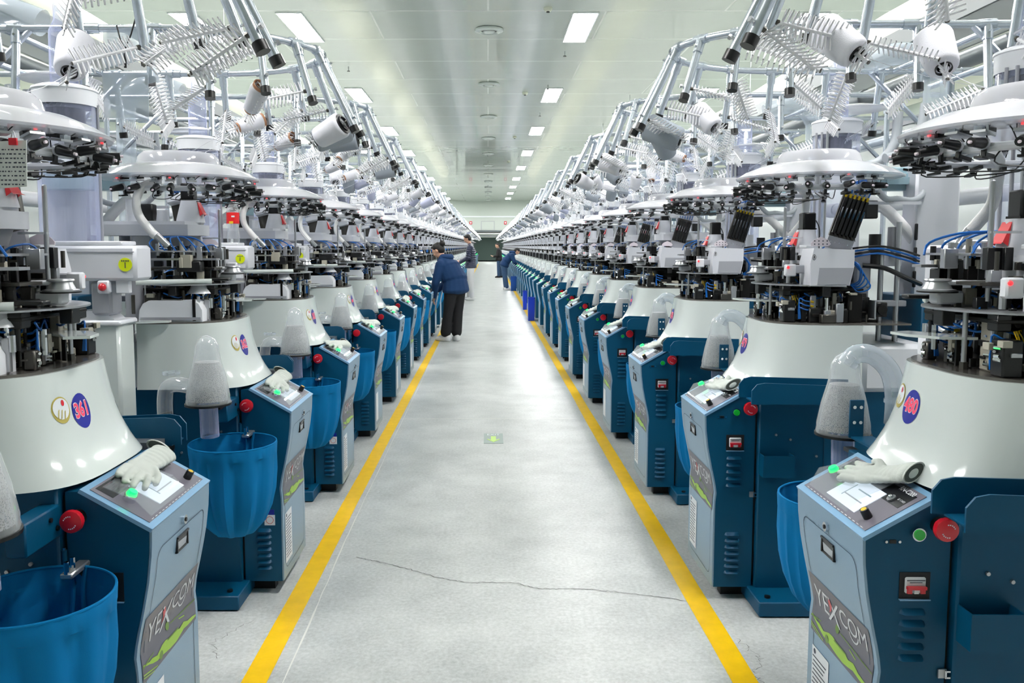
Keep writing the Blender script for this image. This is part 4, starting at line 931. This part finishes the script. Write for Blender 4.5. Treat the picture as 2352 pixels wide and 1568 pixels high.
def bag_parts(lod):
    q = 1 if lod == 0 else (.5 if lod == 1 else .3); P = Parts(q, None if lod == 0 else (lambda p: 'cloth'))
    b = P('cloth'); rnd = random.Random(9); ph = [rnd.random() * 6 for _ in range(4)]
    prof = [(.168, .712), (.1705, .716), (.172, .708), (.170, .672), (.167, .666), (.166, .60), (.158, .52), (.143, .45), (.118, .39), (.082, .35), (.04, .335), (.0005, .332)]
    def wob(t, k):
        a = min(1, max(0, (k - 3) / 3)); return 1 + .010 * math.sin(t * 22 + ph[0]) * (k > 0) + a * (.045 * math.sin(t * 11 + ph[1]) + .060 * abs(math.sin(t * 4.5 + ph[2])) + .03 * math.sin(t * 19 + k * .15) - .04)
    b.lathe(prof, (.14, .40, 0), 'bag_cloth', 72, wob=wob)
    inn = [(r - .004, z + .003) for r, z in prof[3:]]; b.lathe([(.168, .712)] + inn, (.14, .40, 0), 'bag_cloth', 72, wob=lambda t, k: wob(t, k + 2))
    if lod == 0:
        b = P('drawstring_gap'); b.prism([(.105, .712), (.138, .712), (.122, .655)], .232, .2345, 'black_soft')
        for s in (-1, 1): b.tube([(.122 + s * .02, .236, .715), (.122 + s * .012, .24, .66), (.122 + s * .016, .245, .58), (.122 + s * .014, .25, .50)], .006, 'bag_cloth', n=6, sub=4)
        b = P('rim_wire'); n = 40; b.tube([(.14 + .1695 * math.cos(2 * PI * i / n - PI / 2 + .12), .40 + .1695 * math.sin(2 * PI * i / n - PI / 2 + .12), .7145) for i in range(n - 1)], .0035, 'bag_cloth', n=7, sub=1)
    return P

def organic(name, build, voxel, smooth=4, mt='glove_knit'):
    """fuse overlapping rounded shapes into one continuous skin"""
    b = MB(1); build(b); me = b.mesh(name); o = D.objects.new(name, me); COL.objects.link(o)
    r = o.modifiers.new('r', 'REMESH'); r.mode = 'VOXEL'; r.voxel_size = voxel; r.use_smooth_shade = True
    s = o.modifiers.new('s', 'SMOOTH'); s.factor = .6; s.iterations = smooth
    dg = bpy.context.evaluated_depsgraph_get(); dg.update(); m2 = D.meshes.new_from_object(o.evaluated_get(dg)); m2.name = name
    m2.materials.clear(); m2.materials.append(MAT[mt]); D.objects.remove(o); D.meshes.remove(me); return m2
def cap(b, p0, p1, r0, r1=None):
    r1 = r0 if r1 is None else r1; b.cyl(p0, p1, r0, 'grey_mid', r1, n=14); b.ball(p0, r0, 'grey_mid', n=12); b.ball(p1, r1, 'grey_mid', n=12)
def ell(b, c, r, M=None):
    k = len(b.v); b.ball((0, 0, 0), 1, 'grey_mid', sc=r, n=16)
    for i in range(k, len(b.v)):
        v = V3(b.v[i]); v = (M @ v if M else v) + V3(c); b.v[i] = tuple(v)
def glove_mesh(var):
    def f(b):
        w = (1, -1)[var]
        R = lambda *a: V3(a)
        # limp knitted glove draped: cuff at y=-.13, finger tips at y=+.13
        ell(b, (0, 0, .014), (.042, .055, .013)); 
        for i in range(6): ell(b, (.002 * w * i, -.04 - .018 * i, .016 + .002 * i), (.036 + .0008 * i, .02, .013 + .0015 * i))
        for i, (x, l) in enumerate(((-.033, .055), (-.012, .078), (.010, .074), (.031, .058))):
            p = R(x, .035, .014); m = R(x * 1.15 + .004 * w, .035 + l * .6, .020 - .003 * i); e = R(x * 1.2 + .010 * w, .035 + l, .010); cap(b, p, m, .0115, .0105); cap(b, m, e, .0105, .009)
        cap(b, R(.030 * w, -.02, .016), R(.052 * w, .01, .018), .013, .011); cap(b, R(.052 * w, .01, .018), R(.060 * w, .04, .012), .011, .009)
        for i in range(5): cap(b, R(-.03 + .014 * i, -.10, .026), R(-.02 + .012 * i, .0, .021), .006, .005)
    return organic('glove', f, .004, 3, 'glove_knit')
GL = [glove_mesh(0), glove_mesh(1)]
def glove_cuff():
    b = MB(1); n = 20; vs = []
    for r, y in ((1, 0), (1.04, .006), (.9, .002), (.8, -.03)):
        for i in range(n): t = 2 * PI * i / n; vs.append((.012 + .038 * r * math.cos(t), -.142 - y, .027 + .0185 * r * math.sin(t)))
    b.add(vs[:2 * n] + vs[2 * n:3 * n], [(k * n + i, k * n + (i + 1) % n, (k + 1) * n + (i + 1) % n, (k + 1) * n + i) for k in range(2) for i in range(n)], 'glove_knit')
    b.add([(x, y - .003, z) for x, y, z in vs[2 * n:3 * n]], [tuple(range(n))], 'glove_inside'); return b.mesh('cuff_opening')
CUFF = glove_cuff()

NROW = 48; PITCH = 1.46
SIDE = {'right': (.955, 2.15, 0), 'left': (-.886, 2.21, PI)}
def frame_of(side, k):
    x, y, r = SIDE[side]; return Matrix.Translation((x, y + PITCH * k, 0)) @ Matrix.Rotation(r, 4, 'Z')
protos = {}
def get_proto(kind, key, build):
    """first use builds and returns the object itself, later uses return a copy of the tree"""
    k = (kind,) + key
    if k not in protos: protos[k] = build(); return protos[k]
    return copy_tree(protos[k])
CONES_AT = {('right', 0): {2: 'white', 4: 'white'}, ('left', 0): {11: 'white', 13: 'white'},
            ('right', 1): {0: 'grey', 2: 'white'}, ('left', 1): {0: 'white', 7: 'grey', 2: 'small', 10: 'small'},
            ('right', 2): {0: 'white', 9: 'grey', 3: 'small'}, ('right', 3): {7: 'white', 2: 'grey', 4: 'small'}, ('left', 2): {1: 'grey', 3: 'small', 9: 'small'}}
count = {'cone': 0}
for side in ('right', 'left'):
    for k in range(NROW):
        M = frame_of(side, k); loc = M.to_translation(); rz = SIDE[side][2]
        lod = 0 if k < 3 else (1 if k < 9 else 2); q = (1, .62, .4)[lod]
        no = str(480 - k if side == 'right' else 361 + k)
        rnd = random.Random(5 if lod else 11)
        numbered = lod == 0
        def bm_():
            r = empty('sock_knitting_machine', (0, 0, 0)); tag(r, 'x', 'knitting machine'); machine_parts(q, lod, no if numbered else '', rnd, side).link(r); return r
        if numbered and ('m', 0, side) in protos:      # near machines: shared meshes, own number badge
            src = protos[('m', 0, side)]; o = copy_tree(src)
            nb = [c for c in KIDS[o.name] if c.name.startswith('number_badge')][0]
            b = MB(1); disc_on(b, .055, 1.068, .042, on_skirt, 'badge_blue', .0012, rz=.046); letters(b, no, .052, .055, 1.07, on_skirt, 'badge_white', .0022, .88, bold=.0034); letters(b, no, .052, .055, 1.07, on_skirt, 'badge_pink', .0030, .88, bold=.0014)
            nb.data = b.mesh('number_badge')
        else: o = get_proto('m', (lod, side), bm_)
        o.location = loc; o.rotation_euler = (0, 0, rz)
        if side == 'right' and k == 0:           # the first machine's drive head stands lowered
            for c in KIDS[o.name]:
                if c.name.split('.')[0] in ('funnel', 'red_clip', 'motor', 'gearbox'): c.location.z -= .13
        who = 'in the %s row' % side
        pos = nth(k) + ' machine ' + who
        o['label'] = ('blue and white sock knitting machine numbered %s, %s' % (no, ('nearest ' if k == 0 else nth(k) + ' from the camera ') + who)) if k < 3 else 'blue and white sock knitting machine, %s from the camera %s' % (nth(k), who)
        o['group'] = 'knitting machines ' + who
        # yarn rack
        def br_():
            r = empty('yarn_rack', (0, 0, 0)); tag(r, 'x', 'yarn rack'); rack_parts((1, .7, .45)[lod], lod, 1).link(r); return r
        o = get_proto('r', (lod,), br_); o.location = loc; o.rotation_euler = (0, 0, rz)
        o['label'] = 'galvanised tube yarn rack with white spiked holders over the ' + pos; o['group'] = 'yarn racks ' + who
        # laundry bag
        if k < 40:
            def bb_():
                r = empty('cloth_bag', (0, 0, 0)); tag(r, 'x', 'bag'); bag_parts(lod).link(r); return r
            o = get_proto('b', (lod,), bb_); o.location = loc; o.rotation_euler = (0, 0, rz)
            o['label'] = 'open blue cloth bag hanging beside the ' + pos; o['group'] = 'blue cloth bags ' + who
        # glove
        if k < 26:
            rg = random.Random(k * 7 + (side == 'left')); v0 = (.0 if side == 'right' else .0) + rg.uniform(-.02, .02)
            o = D.objects.new('cotton_glove', GL[side == 'left']); COL.objects.link(o)
            c = pan(.142, v0, .0082)
            R = Matrix((PS.normalized(), V3((0, 1, 0)), PN_)).transposed().to_4x4()
            o.matrix_world = M @ Matrix.Translation(c) @ R @ Matrix.Rotation(math.radians(rg.uniform(-12, 12) + (14 if side == 'right' else -6)), 4, 'Z') @ Matrix.Translation((0, 0, .004))
            tag(o, 'grey cotton glove on the panel of the ' + pos, 'glove', 'gloves ' + who)
            if k < 3: c2 = D.objects.new('cuff_opening', CUFF); COL.objects.link(c2); c2.parent = o
        # yarn cones on the rack
        sel = CONES_AT.get((side, k))
        if sel is None:
            rc = random.Random(100 + k * 3 + (side == 'left')); sel = {}
            if k < 34:
                for s in rc.sample([0, 1, 2, 3, 4, 7, 8, 9, 10, 11], 4 if k < 24 else 3): sel[s] = rc.choice(['white', 'white', 'grey', 'lilac', 'small'])
        cl = 0 if k < 4 else 1
        for s, kind in sel.items():
            p, d, end, at, bd = spot_geo(s); me, co, er, L = cone_proto(kind, cl)
            o = D.objects.new('yarn_cone', me); COL.objects.link(o)
            o.matrix_world = M @ Matrix.Translation(at + bd * .040) @ bd.to_track_quat('Z', 'Y').to_matrix().to_4x4()
            half = 'far' if (s < 7) == (side == 'right') else 'near'
            tag(o, '%s yarn cone, %s %s-side holder, %s %s rack' % ({'white': 'white', 'grey': 'fat grey', 'lilac': 'lilac grey', 'small': 'slim white'}[kind], ordn[s % 7], half, nth(k), side), 'yarn cone', 'yarn cones ' + who)
            if cl == 0:
                for nm, mm in (('core_tube', co), ('end_ring', er)):
                    if mm: c2 = D.objects.new(nm, mm); COL.objects.link(c2); c2.parent = o
                # loose yarn running down to the clear plate
                tip = at + bd * (.040 + L + .01); inv = (M.inverted() @ o.matrix_world).inverted()
                b = MB(1); tgt = V3((.47 - .08, .06 * (1 if s < 7 else -1), 1.905)); mid_ = (tip + tgt) / 2 + V3((0, 0, -.01)); b.tube([inv @ tip, inv @ mid_, inv @ tgt], .0009, 'yarn_white', n=4, sub=2, caps=False); c2 = put('loose_yarn', b, o)
# ================================================================ halls' upper and rear fittings
for sx, nm in ((-1, 'left'), (1, 'right')):
    b = MB(); X = sx * 3.3; n = 300; vs = []
    for i in range(n + 1):
        y = -2 + 80 * i / n; d = .025 * (1 if (i // 2) % 2 else -1); vs += [(X + d, y, 0), (X + d, y, 2.45)]
    b.add(vs, [(2 * i, 2 * i + 1, 2 * i + 3, 2 * i + 2) for i in range(n)], 'corrugated'); b.box((X, 38, 2.47), (.08, 80, .05), 'grey_mid')
    tag(put('corrugated_partition', b), 'pale corrugated sheet partition standing behind the ' + nm + ' machine row', 'partition', 'corrugated partitions')
    e = empty('air_duct', (sx * 4.1, 38, 3.35)); tag(e, 'long cream fabric air duct hung above and behind the ' + nm + ' machine row', 'air duct', 'cream air ducts')
    b = MB(); n = 90; 
    b.tube([(0, -38 + 78 * i / n, 0) for i in range(n + 1)], .46, 'duct', n=28, sub=1, corr=.012); put('sleeve', b, e)
    for i in range(14):
        b = MB(); b.cyl((0, -36 + 5.6 * i, .45), (0, -36 + 5.6 * i, HC - 3.35), .008, 'steel', n=6); put('hanger', b, e)
    e = empty('steel_beam', (sx * 3.3, 38, 2.98)); tag(e, 'grey overhead steel tray running along above the ' + nm + ' partition', 'beam', 'overhead trays')
    b = MB(); b.box((0, 0, 0), (.5, 78, .03), 'beam'); put('web', b, e)
    for s in (-1, 1): b = MB(); b.box((s * .25, 0, .05), (.02, 78, .13), 'beam'); put('flange', b, e)
    for i, (x, z, r, mt) in enumerate(((2.62, 2.52, .05, 'pipe_dark'), (2.35, 2.12, .032, 'galv'), (2.45, 1.75, .04, 'grey_light'))):
        b = MB(); b.cyl((sx * x, -2, z), (sx * x, 76, z), r, mt, n=16)
        for j in range(26): b.cyl((sx * x, j * 2.92, z), (sx * x, j * 2.92 + .12, z), r * 1.25, mt, n=16)
        tag(put('service_pipe', b), ('thick dark', 'thin galvanised', 'pale low')[i] + ' service pipe running behind the ' + nm + ' machine row', 'pipe', 'service pipes')
# odd things
def in_frame(side, k, u, v, z): return frame_of(side, k) @ V3((u, v, z))
c = in_frame('left', 2, .548, .45, 1.5195)
e = empty('drink_bottle', c); e.scale = (1.12, 1.12, 1.12); tag(e, 'clear plastic drink bottle with red cap and label standing on the third left machine', 'bottle')
b = MB(); b.lathe([(.0005, 0), (.028, 0), (.031, .006), (.030, .05), (.026, .07), (.030, .09), (.031, .15), (.028, .17), (.014, .20), (.013, .212)], (0, 0, 0), 'clear', 22); put('body', b, e)
b = MB(); b.cyl((0, 0, .095), (0, 0, .150), .0315, 'bottle_label', n=22, caps=False); b.box((.0, -.031, .10), (.02, .003, .012), 'amber'); b.box((.01, -.0312, .13), (.016, .002, .008), 'label_white'); put('label_band', b, e)
b = MB(); b.cyl((0, 0, .206), (0, 0, .226), .0155, 'red', n=18); put('cap', b, e)
# clear plastic sleeves hung on the nearest left rack
p0 = V3(( (290 - 1121) / 1900 * 2.62, 2.62, 2.05))
def at(px, py, Y):
    f = 1900; pp = math.atan(164 / 1900); c_, s_ = math.cos(pp), math.sin(pp); a = px - 1121; bb = 729 - py
    d = V3((a, f * c_ + bb * s_, -f * s_ + bb * c_)); return V3((0, 0, CH)) + d * (Y / d.y)
e = empty('plastic_sleeve', at(290, 275, 2.7)); tag(e, 'clear plastic document sleeves hung by a black cord from the nearest left rack', 'plastic sleeve')
def sheet(nm, q, Y, mt, th=.002):
    b = MB(); P_ = [at(x, y, Y) - e.location for x, y in q]; n = len(P_)
    b.add(P_ + [v + V3((0, th, 0)) for v in P_], [tuple(range(n)), tuple(range(2 * n - 1, n - 1, -1))] + [(i, (i + 1) % n, n + (i + 1) % n, n + i) for i in range(n)], mt); put(nm, b, e)
sheet('front_sleeve', [(234, 160), (340, 166), (342, 278), (240, 270)], 2.68, 'clear_film')
sheet('rear_sleeve', [(244, 70), (338, 62), (366, 186), (340, 192), (336, 132), (250, 138)], 2.71, 'clear_film')
sheet('upper_sleeve', [(236, 70), (330, 74), (352, 130), (240, 160)], 2.73, 'clear_film')
b = MB(); b.tube([at(268, 58, 2.67) - e.location, at(287, 112, 2.67) - e.location, at(312, 40, 2.67) - e.location], .0025, 'black', n=6, sub=1); b.tube([at(287, 110, 2.67) - e.location, at(288, 156, 2.67) - e.location], .0045, 'black', n=6); put('cord', b, e)
# paper sheet clipped beside machine 361
e = empty('paper_form', at(30, 380, 1.93)); tag(e, 'printed paper form with a red clip hanging at the nearest left machine', 'paper')
sheet('sheet', [(-22, 325), (60, 322), (62, 428), (-22, 434)], 1.93, 'paper')
b = MB()
rnd = random.Random(3)
for i in range(9):
    y = 342 + i * 10; x = -12
    while x < 54:
        wd = rnd.uniform(2, 7)
        P_ = [at(x, y, 1.929) - e.location, at(x + wd, y, 1.929) - e.location, at(x + wd, y + 3, 1.929) - e.location, at(x, y + 3, 1.929) - e.location]; b.add(P_, [(0, 1, 2, 3)], 'ink'); x += wd + rnd.uniform(2, 6)
put('print', b, e)
b = MB(); b.box(at(30, 325, 1.925) - e.location, (.018, .006, .016), 'red'); b.tube([at(25, 317, 1.925) - e.location, at(30, 300, 1.925) - e.location, at(35, 317, 1.925) - e.location], .0012, 'steel', n=5, sub=3); put('binder_clip', b, e)
# blue bins standing against the right row
def bin_(px0, px1, top, x, y, mt, label):
    w_ = (px1 - px0) / 1900 * y; h = 1.5 - (top - 565) / 1900 * y
    e = empty('blue_bin', (x, y, 0)); tag(e, label, 'bin', 'blue bins beside the right row'); b = MB()
    ol = [(w_ / 2 * sx, .13 * sy) for sx, sy in ((-1, -1), (1, -1), (1, 1), (-1, 1))]
    vs = [(a * .92, c_ * .92, 0) for a, c_ in ol] + [(a, c_, h) for a, c_ in ol] + [(a * .9, c_ * .9, h) for a, c_ in ol] + [(a * .84, c_ * .84, .02) for a, c_ in ol]
    fs = [(3, 2, 1, 0)] + [(r * 4 + i, r * 4 + (i + 1) % 4, r * 4 + 4 + (i + 1) % 4, r * 4 + 4 + i) for r in range(3) for i in range(4)] + [(12, 13, 14, 15)]
    b.add(vs, fs, mt); put('body', b, e)
    b = MB()
    for sx, sy in ((1, 0), (-1, 0), (0, 1), (0, -1)): b.box((sx * w_ / 2, sy * .13, h - .012), (.014 if sx else w_ + .014, .014 if sy else .274, .024), mt)
    put('rim', b, e)
bin_(1214, 1229, 682, .872, 16.7, 'bin_blue', 'tall narrow bright blue bin beside the right row, nearest to the camera')
bin_(1204, 1213, 667, .872, 19.6, 'bin_blue', 'tall narrow bright blue bin beside the right row, middle one of three')
bin_(1171, 1184, 634, .86, 27.9, 'bin_blue_dark', 'blue bin beside the right row by the bending person, farthest of three')

# ================================================================ people
mat('skin', (206, 160, 136), .5); mat('hair', (12, 9, 9), .6); mat('jacket_blue', (0, 48, 92), .85); mat('navy', (26, 34, 62), .35, bump=(50, .2)); mat('black_cloth', (14, 14, 18), .8)
mat('white_cloth', (214, 214, 216), .8); mat('denim', (50, 78, 110), .85, noise=(30, .3)); mat('shoe_white', (226, 226, 226), .5)
def person(loc, J, jacket, legs, label, female=False, puffer=False, hood=False, shoe='shoe_white', wide=1.0, group=None):
    J = {k: V3(v) for k, v in J.items()}
    root = empty('person', loc); tag(root, label, 'person', group)
    up = (J['head'] - J['neck']).normalized(); face = J['face'].normalized(); face = (face - up * face.dot(up)).normalized(); sd = up.cross(face)
    HM = Matrix((sd, face, up)).transposed()
    H = lambda x, y, z: J['head'] + HM @ V3((x, y, z))
    def hand(b, w, h, s):
        d = (h - w).normalized(); a = d.cross(V3((0, 0, 1)) if abs(d.z) < .8 else V3((1, 0, 0))).normalized(); n_ = a.cross(d)
        cap(b, w, h, .026, .024)
        for i in (-1, 0, 1): cap(b, h - d * .02 + a * .018 * i, h + d * .025 + a * .022 * i, .016)
        for i, l in enumerate((.062, .074, .070, .054)):
            p = h + d * .03 + a * (-.033 + .022 * i); m_ = p + d * l * .55 + n_ * .008; cap(b, p, m_, .0095, .009); cap(b, m_, m_ + (d * .8 + n_ * .6).normalized() * l * .5, .009, .0075)
        p = h - d * .01 - a * .03; cap(b, p, p + (d * .6 - a * .8).normalized() * .045, .011, .009); cap(b, p + (d * .6 - a * .8).normalized() * .045, p + (d * .6 - a * .8).normalized() * .045 + d * .025, .009, .008)
    def body(b):
        ell(b, H(0, 0, .02), (.076, .094, .098), HM); ell(b, H(0, .03, -.05), (.052, .058, .062), HM); ell(b, H(0, .045, -.088), (.028, .024, .022), HM)
        ell(b, H(0, .098, -.012), (.012, .018, .022), HM); ell(b, H(0, .086, .03), (.05, .014, .012), HM)
        for s in (-1, 1): ell(b, H(s * .078, -.005, -.005), (.010, .020, .032), HM); ell(b, H(s * .035, .076, -.03), (.022, .018, .018), HM)
        ell(b, H(0, .090, -.055), (.024, .012, .008), HM)
        cap(b, J['neck'], H(0, -.01, -.06), .052, .048)
        cap(b, J['chest'], J['neck'], .085, .055); cap(b, J['waist'], J['chest'], .10, .11); cap(b, J['hip'], J['waist'], .115, .10)
        for s in 'LR':
            cap(b, J['chest'] * .3 + J['neck'] * .7, J['sh' + s], .06, .05); cap(b, J['sh' + s], J['el' + s], .046, .036); cap(b, J['el' + s], J['wr' + s], .036, .026); hand(b, J['wr' + s], J['ha' + s], s)
            cap(b, J['hip'], J['hi' + s], .09, .085); cap(b, J['hi' + s], J['kn' + s], .078, .052); cap(b, J['kn' + s], J['an' + s], .050, .036)
            cap(b, J['an' + s], J['to' + s] * .6 + J['an' + s] * .4 + V3((0, 0, -.01)), .030, .020)
    o = put('body', organic('body', body, .0085, 3, 'skin'), root)
    def jk(b):
        side = (J['shR'] - J['shL']); side.z *= .3; side.normalize()
        n = 13 if puffer else 30; hem = J['hem']; spine = [J['neck'], J['chest'], J['waist'], hem]
        for i in range(n + 1):
            t = i / n * 3; k = min(2, int(t)); c = spine[k].lerp(spine[k + 1], t - k); ax = (spine[k + 1] - spine[k]).normalized(); fw = side.cross(ax).normalized(); M = Matrix((side, fw, ax)).transposed()
            wd = (.10, .20, .22, .235)[k] * (1 - (t - k)) + (.20, .22, .235, .24)[min(3, k + 1) if k < 3 else 3] * (t - k) if k < 2 else .215 + .03 * (t - 2)
            wd *= wide; dp = wd * .68; th = .075
            if puffer: wd *= 1 + .06; th = .045; dp *= 1.02
            ell(b, c, (wd, dp, th), M)
        for s in 'LR':
            cap(b, J['neck'].lerp(J['chest'], .3), J['sh' + s], .085, .082)
            if puffer:
                for a_, c_, r0, r1 in ((J['sh' + s], J['el' + s], .082, .072), (J['el' + s], J['wr' + s], .07, .055)):
                    for i in range(6): p = a_.lerp(c_, i / 5); ax = (c_ - a_).normalized(); ell(b, p, (r0 + (r1 - r0) * i / 5,) * 2 + (.038,), ax.to_track_quat('Z', 'Y').to_matrix())
            else: cap(b, J['sh' + s], J['el' + s], .078, .066); cap(b, J['el' + s], J['wr' + s], .066, .048)
    put('jacket', organic('jacket', jk, .011, 2 if puffer else 5, jacket), root)
    if hood:
        def hd(b):
            back = (J['neck'] - face * .06)
            ell(b, back + V3((0, 0, .0)), (.12, .10, .055)); ell(b, J['neck'] + face * .02, (.10, .11, .04))
            cap(b, back + V3((.07, .0, .01)), back + V3((-.07, 0, .01)), .045)
        put('hood', organic('hood', hd, .011, 4, jacket), root)
    def tr(b):
        cap(b, J['hip'], J['waist'], .145 * wide, .13)
        for s in 'LR':
            cap(b, J['hip'], J['hi' + s], .13, .115); w2 = .085 if female else .068
            cap(b, J['hi' + s], J['kn' + s], .112, .080); cap(b, J['kn' + s], J['an' + s] + V3((0, 0, .02 if not female else .05)), .080, w2)
    put('trousers', organic('trousers', tr, .011, 3, legs), root)
    for s in 'LR':
        a = J['an' + s]; t = J['to' + s]; d = t - a; d.z = 0; d.normalize(); p = V3((d.y, -d.x, 0)); M = Matrix((p, d, V3((0, 0, 1)))).transposed().to_4x4()
        def sh(b):
            g = V3((a.x, a.y, 0)); ell(b, g + d * .03 + V3((0, 0, .045)), (.054, .115, .058), M.to_3x3()); ell(b, g + d * .10 + V3((0, 0, .034)), (.054, .085, .044), M.to_3x3()); ell(b, g - d * .03 + V3((0, 0, .05)), (.050, .06, .075), M.to_3x3())
        me = organic('shoe', sh, .009, 2, shoe)
        for v in me.vertices: v.co.z = max(v.co.z, .004)
        put('shoe', me, root)
    def hr(b):
        ell(b, H(0, -.02, .045), (.086, .092, .082), HM); ell(b, H(0, -.045, 0), (.080, .066, .085), HM); ell(b, H(0, .05, .092), (.06, .03, .02), HM)
        if female: ell(b, H(0, -.125, .05), (.05, .045, .05), HM); cap(b, H(.02, -.13, .08), H(.03, -.15, .12), .014, .008); cap(b, H(-.02, -.14, .07), H(-.03, -.17, .10), .014, .008)
    put('hair', organic('hair', hr, .008, 2, 'hair'), root)
    return root
person((-.60, 13.1, 0), dict(head=(-.19, .06, 1.43), face=(-.80, .35, -.45), neck=(-.10, .03, 1.29), chest=(.0, .0, 1.15), waist=(.08, .0, .96), hip=(.09, .0, .86), hem=(.09, .0, .80),
    shL=(-.15, -.13, 1.20), elL=(-.22, -.16, .93), wrL=(-.25, -.06, .72), haL=(-.26, -.02, .66), shR=(.06, .20, 1.20), elR=(-.05, .26, .95), wrR=(-.20, .22, .80), haR=(-.26, .20, .75),
    hiL=(.02, -.09, .83), knL=(-.03, -.09, .45), anL=(-.07, -.08, .09), toL=(-.22, -.02, .04), hiR=(.14, .06, .83), knR=(.12, .03, .45), anR=(.10, -.02, .09), toR=(.06, .14, .04)),
    'jacket_blue', 'black_cloth', 'person in blue hooded jacket and wide black trousers bending over a left machine', female=True, hood=True, wide=1.12)
person((-.50, 23.0, 0), dict(head=(-.07, .0, 1.70), face=(-.95, .15, -.3), neck=(.0, .0, 1.54), chest=(.02, 0, 1.34), waist=(.02, 0, 1.10), hip=(.02, 0, .98), hem=(.02, 0, .92),
    shL=(.0, -.20, 1.46), elL=(-.05, -.26, 1.18), wrL=(-.26, -.22, 1.06), haL=(-.34, -.19, 1.06), shR=(.0, .20, 1.46), elR=(-.05, .26, 1.18), wrR=(-.26, .20, 1.08), haR=(-.34, .17, 1.08),
    hiL=(.02, -.10, .93), knL=(.02, -.12, .50), anL=(.04, -.12, .09), toL=(-.12, -.15, .04), hiR=(.02, .10, .93), knR=(.0, .12, .50), anR=(-.03, .12, .09), toR=(-.18, .14, .04)),
    'navy', 'white_cloth', 'person with short black hair in a quilted dark puffer jacket and white trousers', puffer=True)
person((.50, 39.5, 0), dict(head=(-.06, .0, 1.52), face=(-.9, -.4, -.2), neck=(.0, .0, 1.37), chest=(.02, 0, 1.19), waist=(.02, 0, .98), hip=(.02, 0, .87), hem=(.02, 0, .84),
    shL=(.0, -.19, 1.30), elL=(-.03, -.24, 1.05), wrL=(-.22, -.18, 1.0), haL=(-.29, -.15, 1.02), shR=(.0, .19, 1.30), elR=(-.03, .24, 1.05), wrR=(-.22, .16, 1.0), haR=(-.29, .12, 1.02),
    hiL=(.02, -.10, .83), knL=(.0, -.12, .45), anL=(.0, -.12, .09), toL=(-.15, -.15, .04), hiR=(.02, .10, .83), knR=(.1, .12, .45), anR=(.12, .12, .09), toR=(.02, .14, .04)),
    'black_cloth', 'denim', 'person in a black jacket and blue jeans standing farthest down the aisle', shoe='black_cloth')
person((.60, 28.3, 0), dict(head=(.38, .03, 1.32), face=(.75, .1, -.65), neck=(.26, .0, 1.24), chest=(.14, 0, 1.13), waist=(.0, 0, .98), hip=(-.06, 0, .88), hem=(-.05, 0, .84),
    shL=(.22, .18, 1.18), elL=(.30, .22, .98), wrL=(.36, .15, .90), haL=(.42, .12, .90), shR=(.22, -.18, 1.18), elR=(.28, -.22, .96), wrR=(.35, -.16, .90), haR=(.41, -.12, .90),
    hiL=(-.06, .09, .84), knL=(-.03, .11, .46), anL=(.0, .12, .09), toL=(.15, .14, .04), hiR=(-.06, -.09, .84), knR=(-.02, -.11, .46), anR=(.04, -.12, .09), toR=(.20, -.12, .04)),
    'jacket_blue', 'denim', 'person in a hooded blue jacket and jeans leaning over a right machine', hood=True)
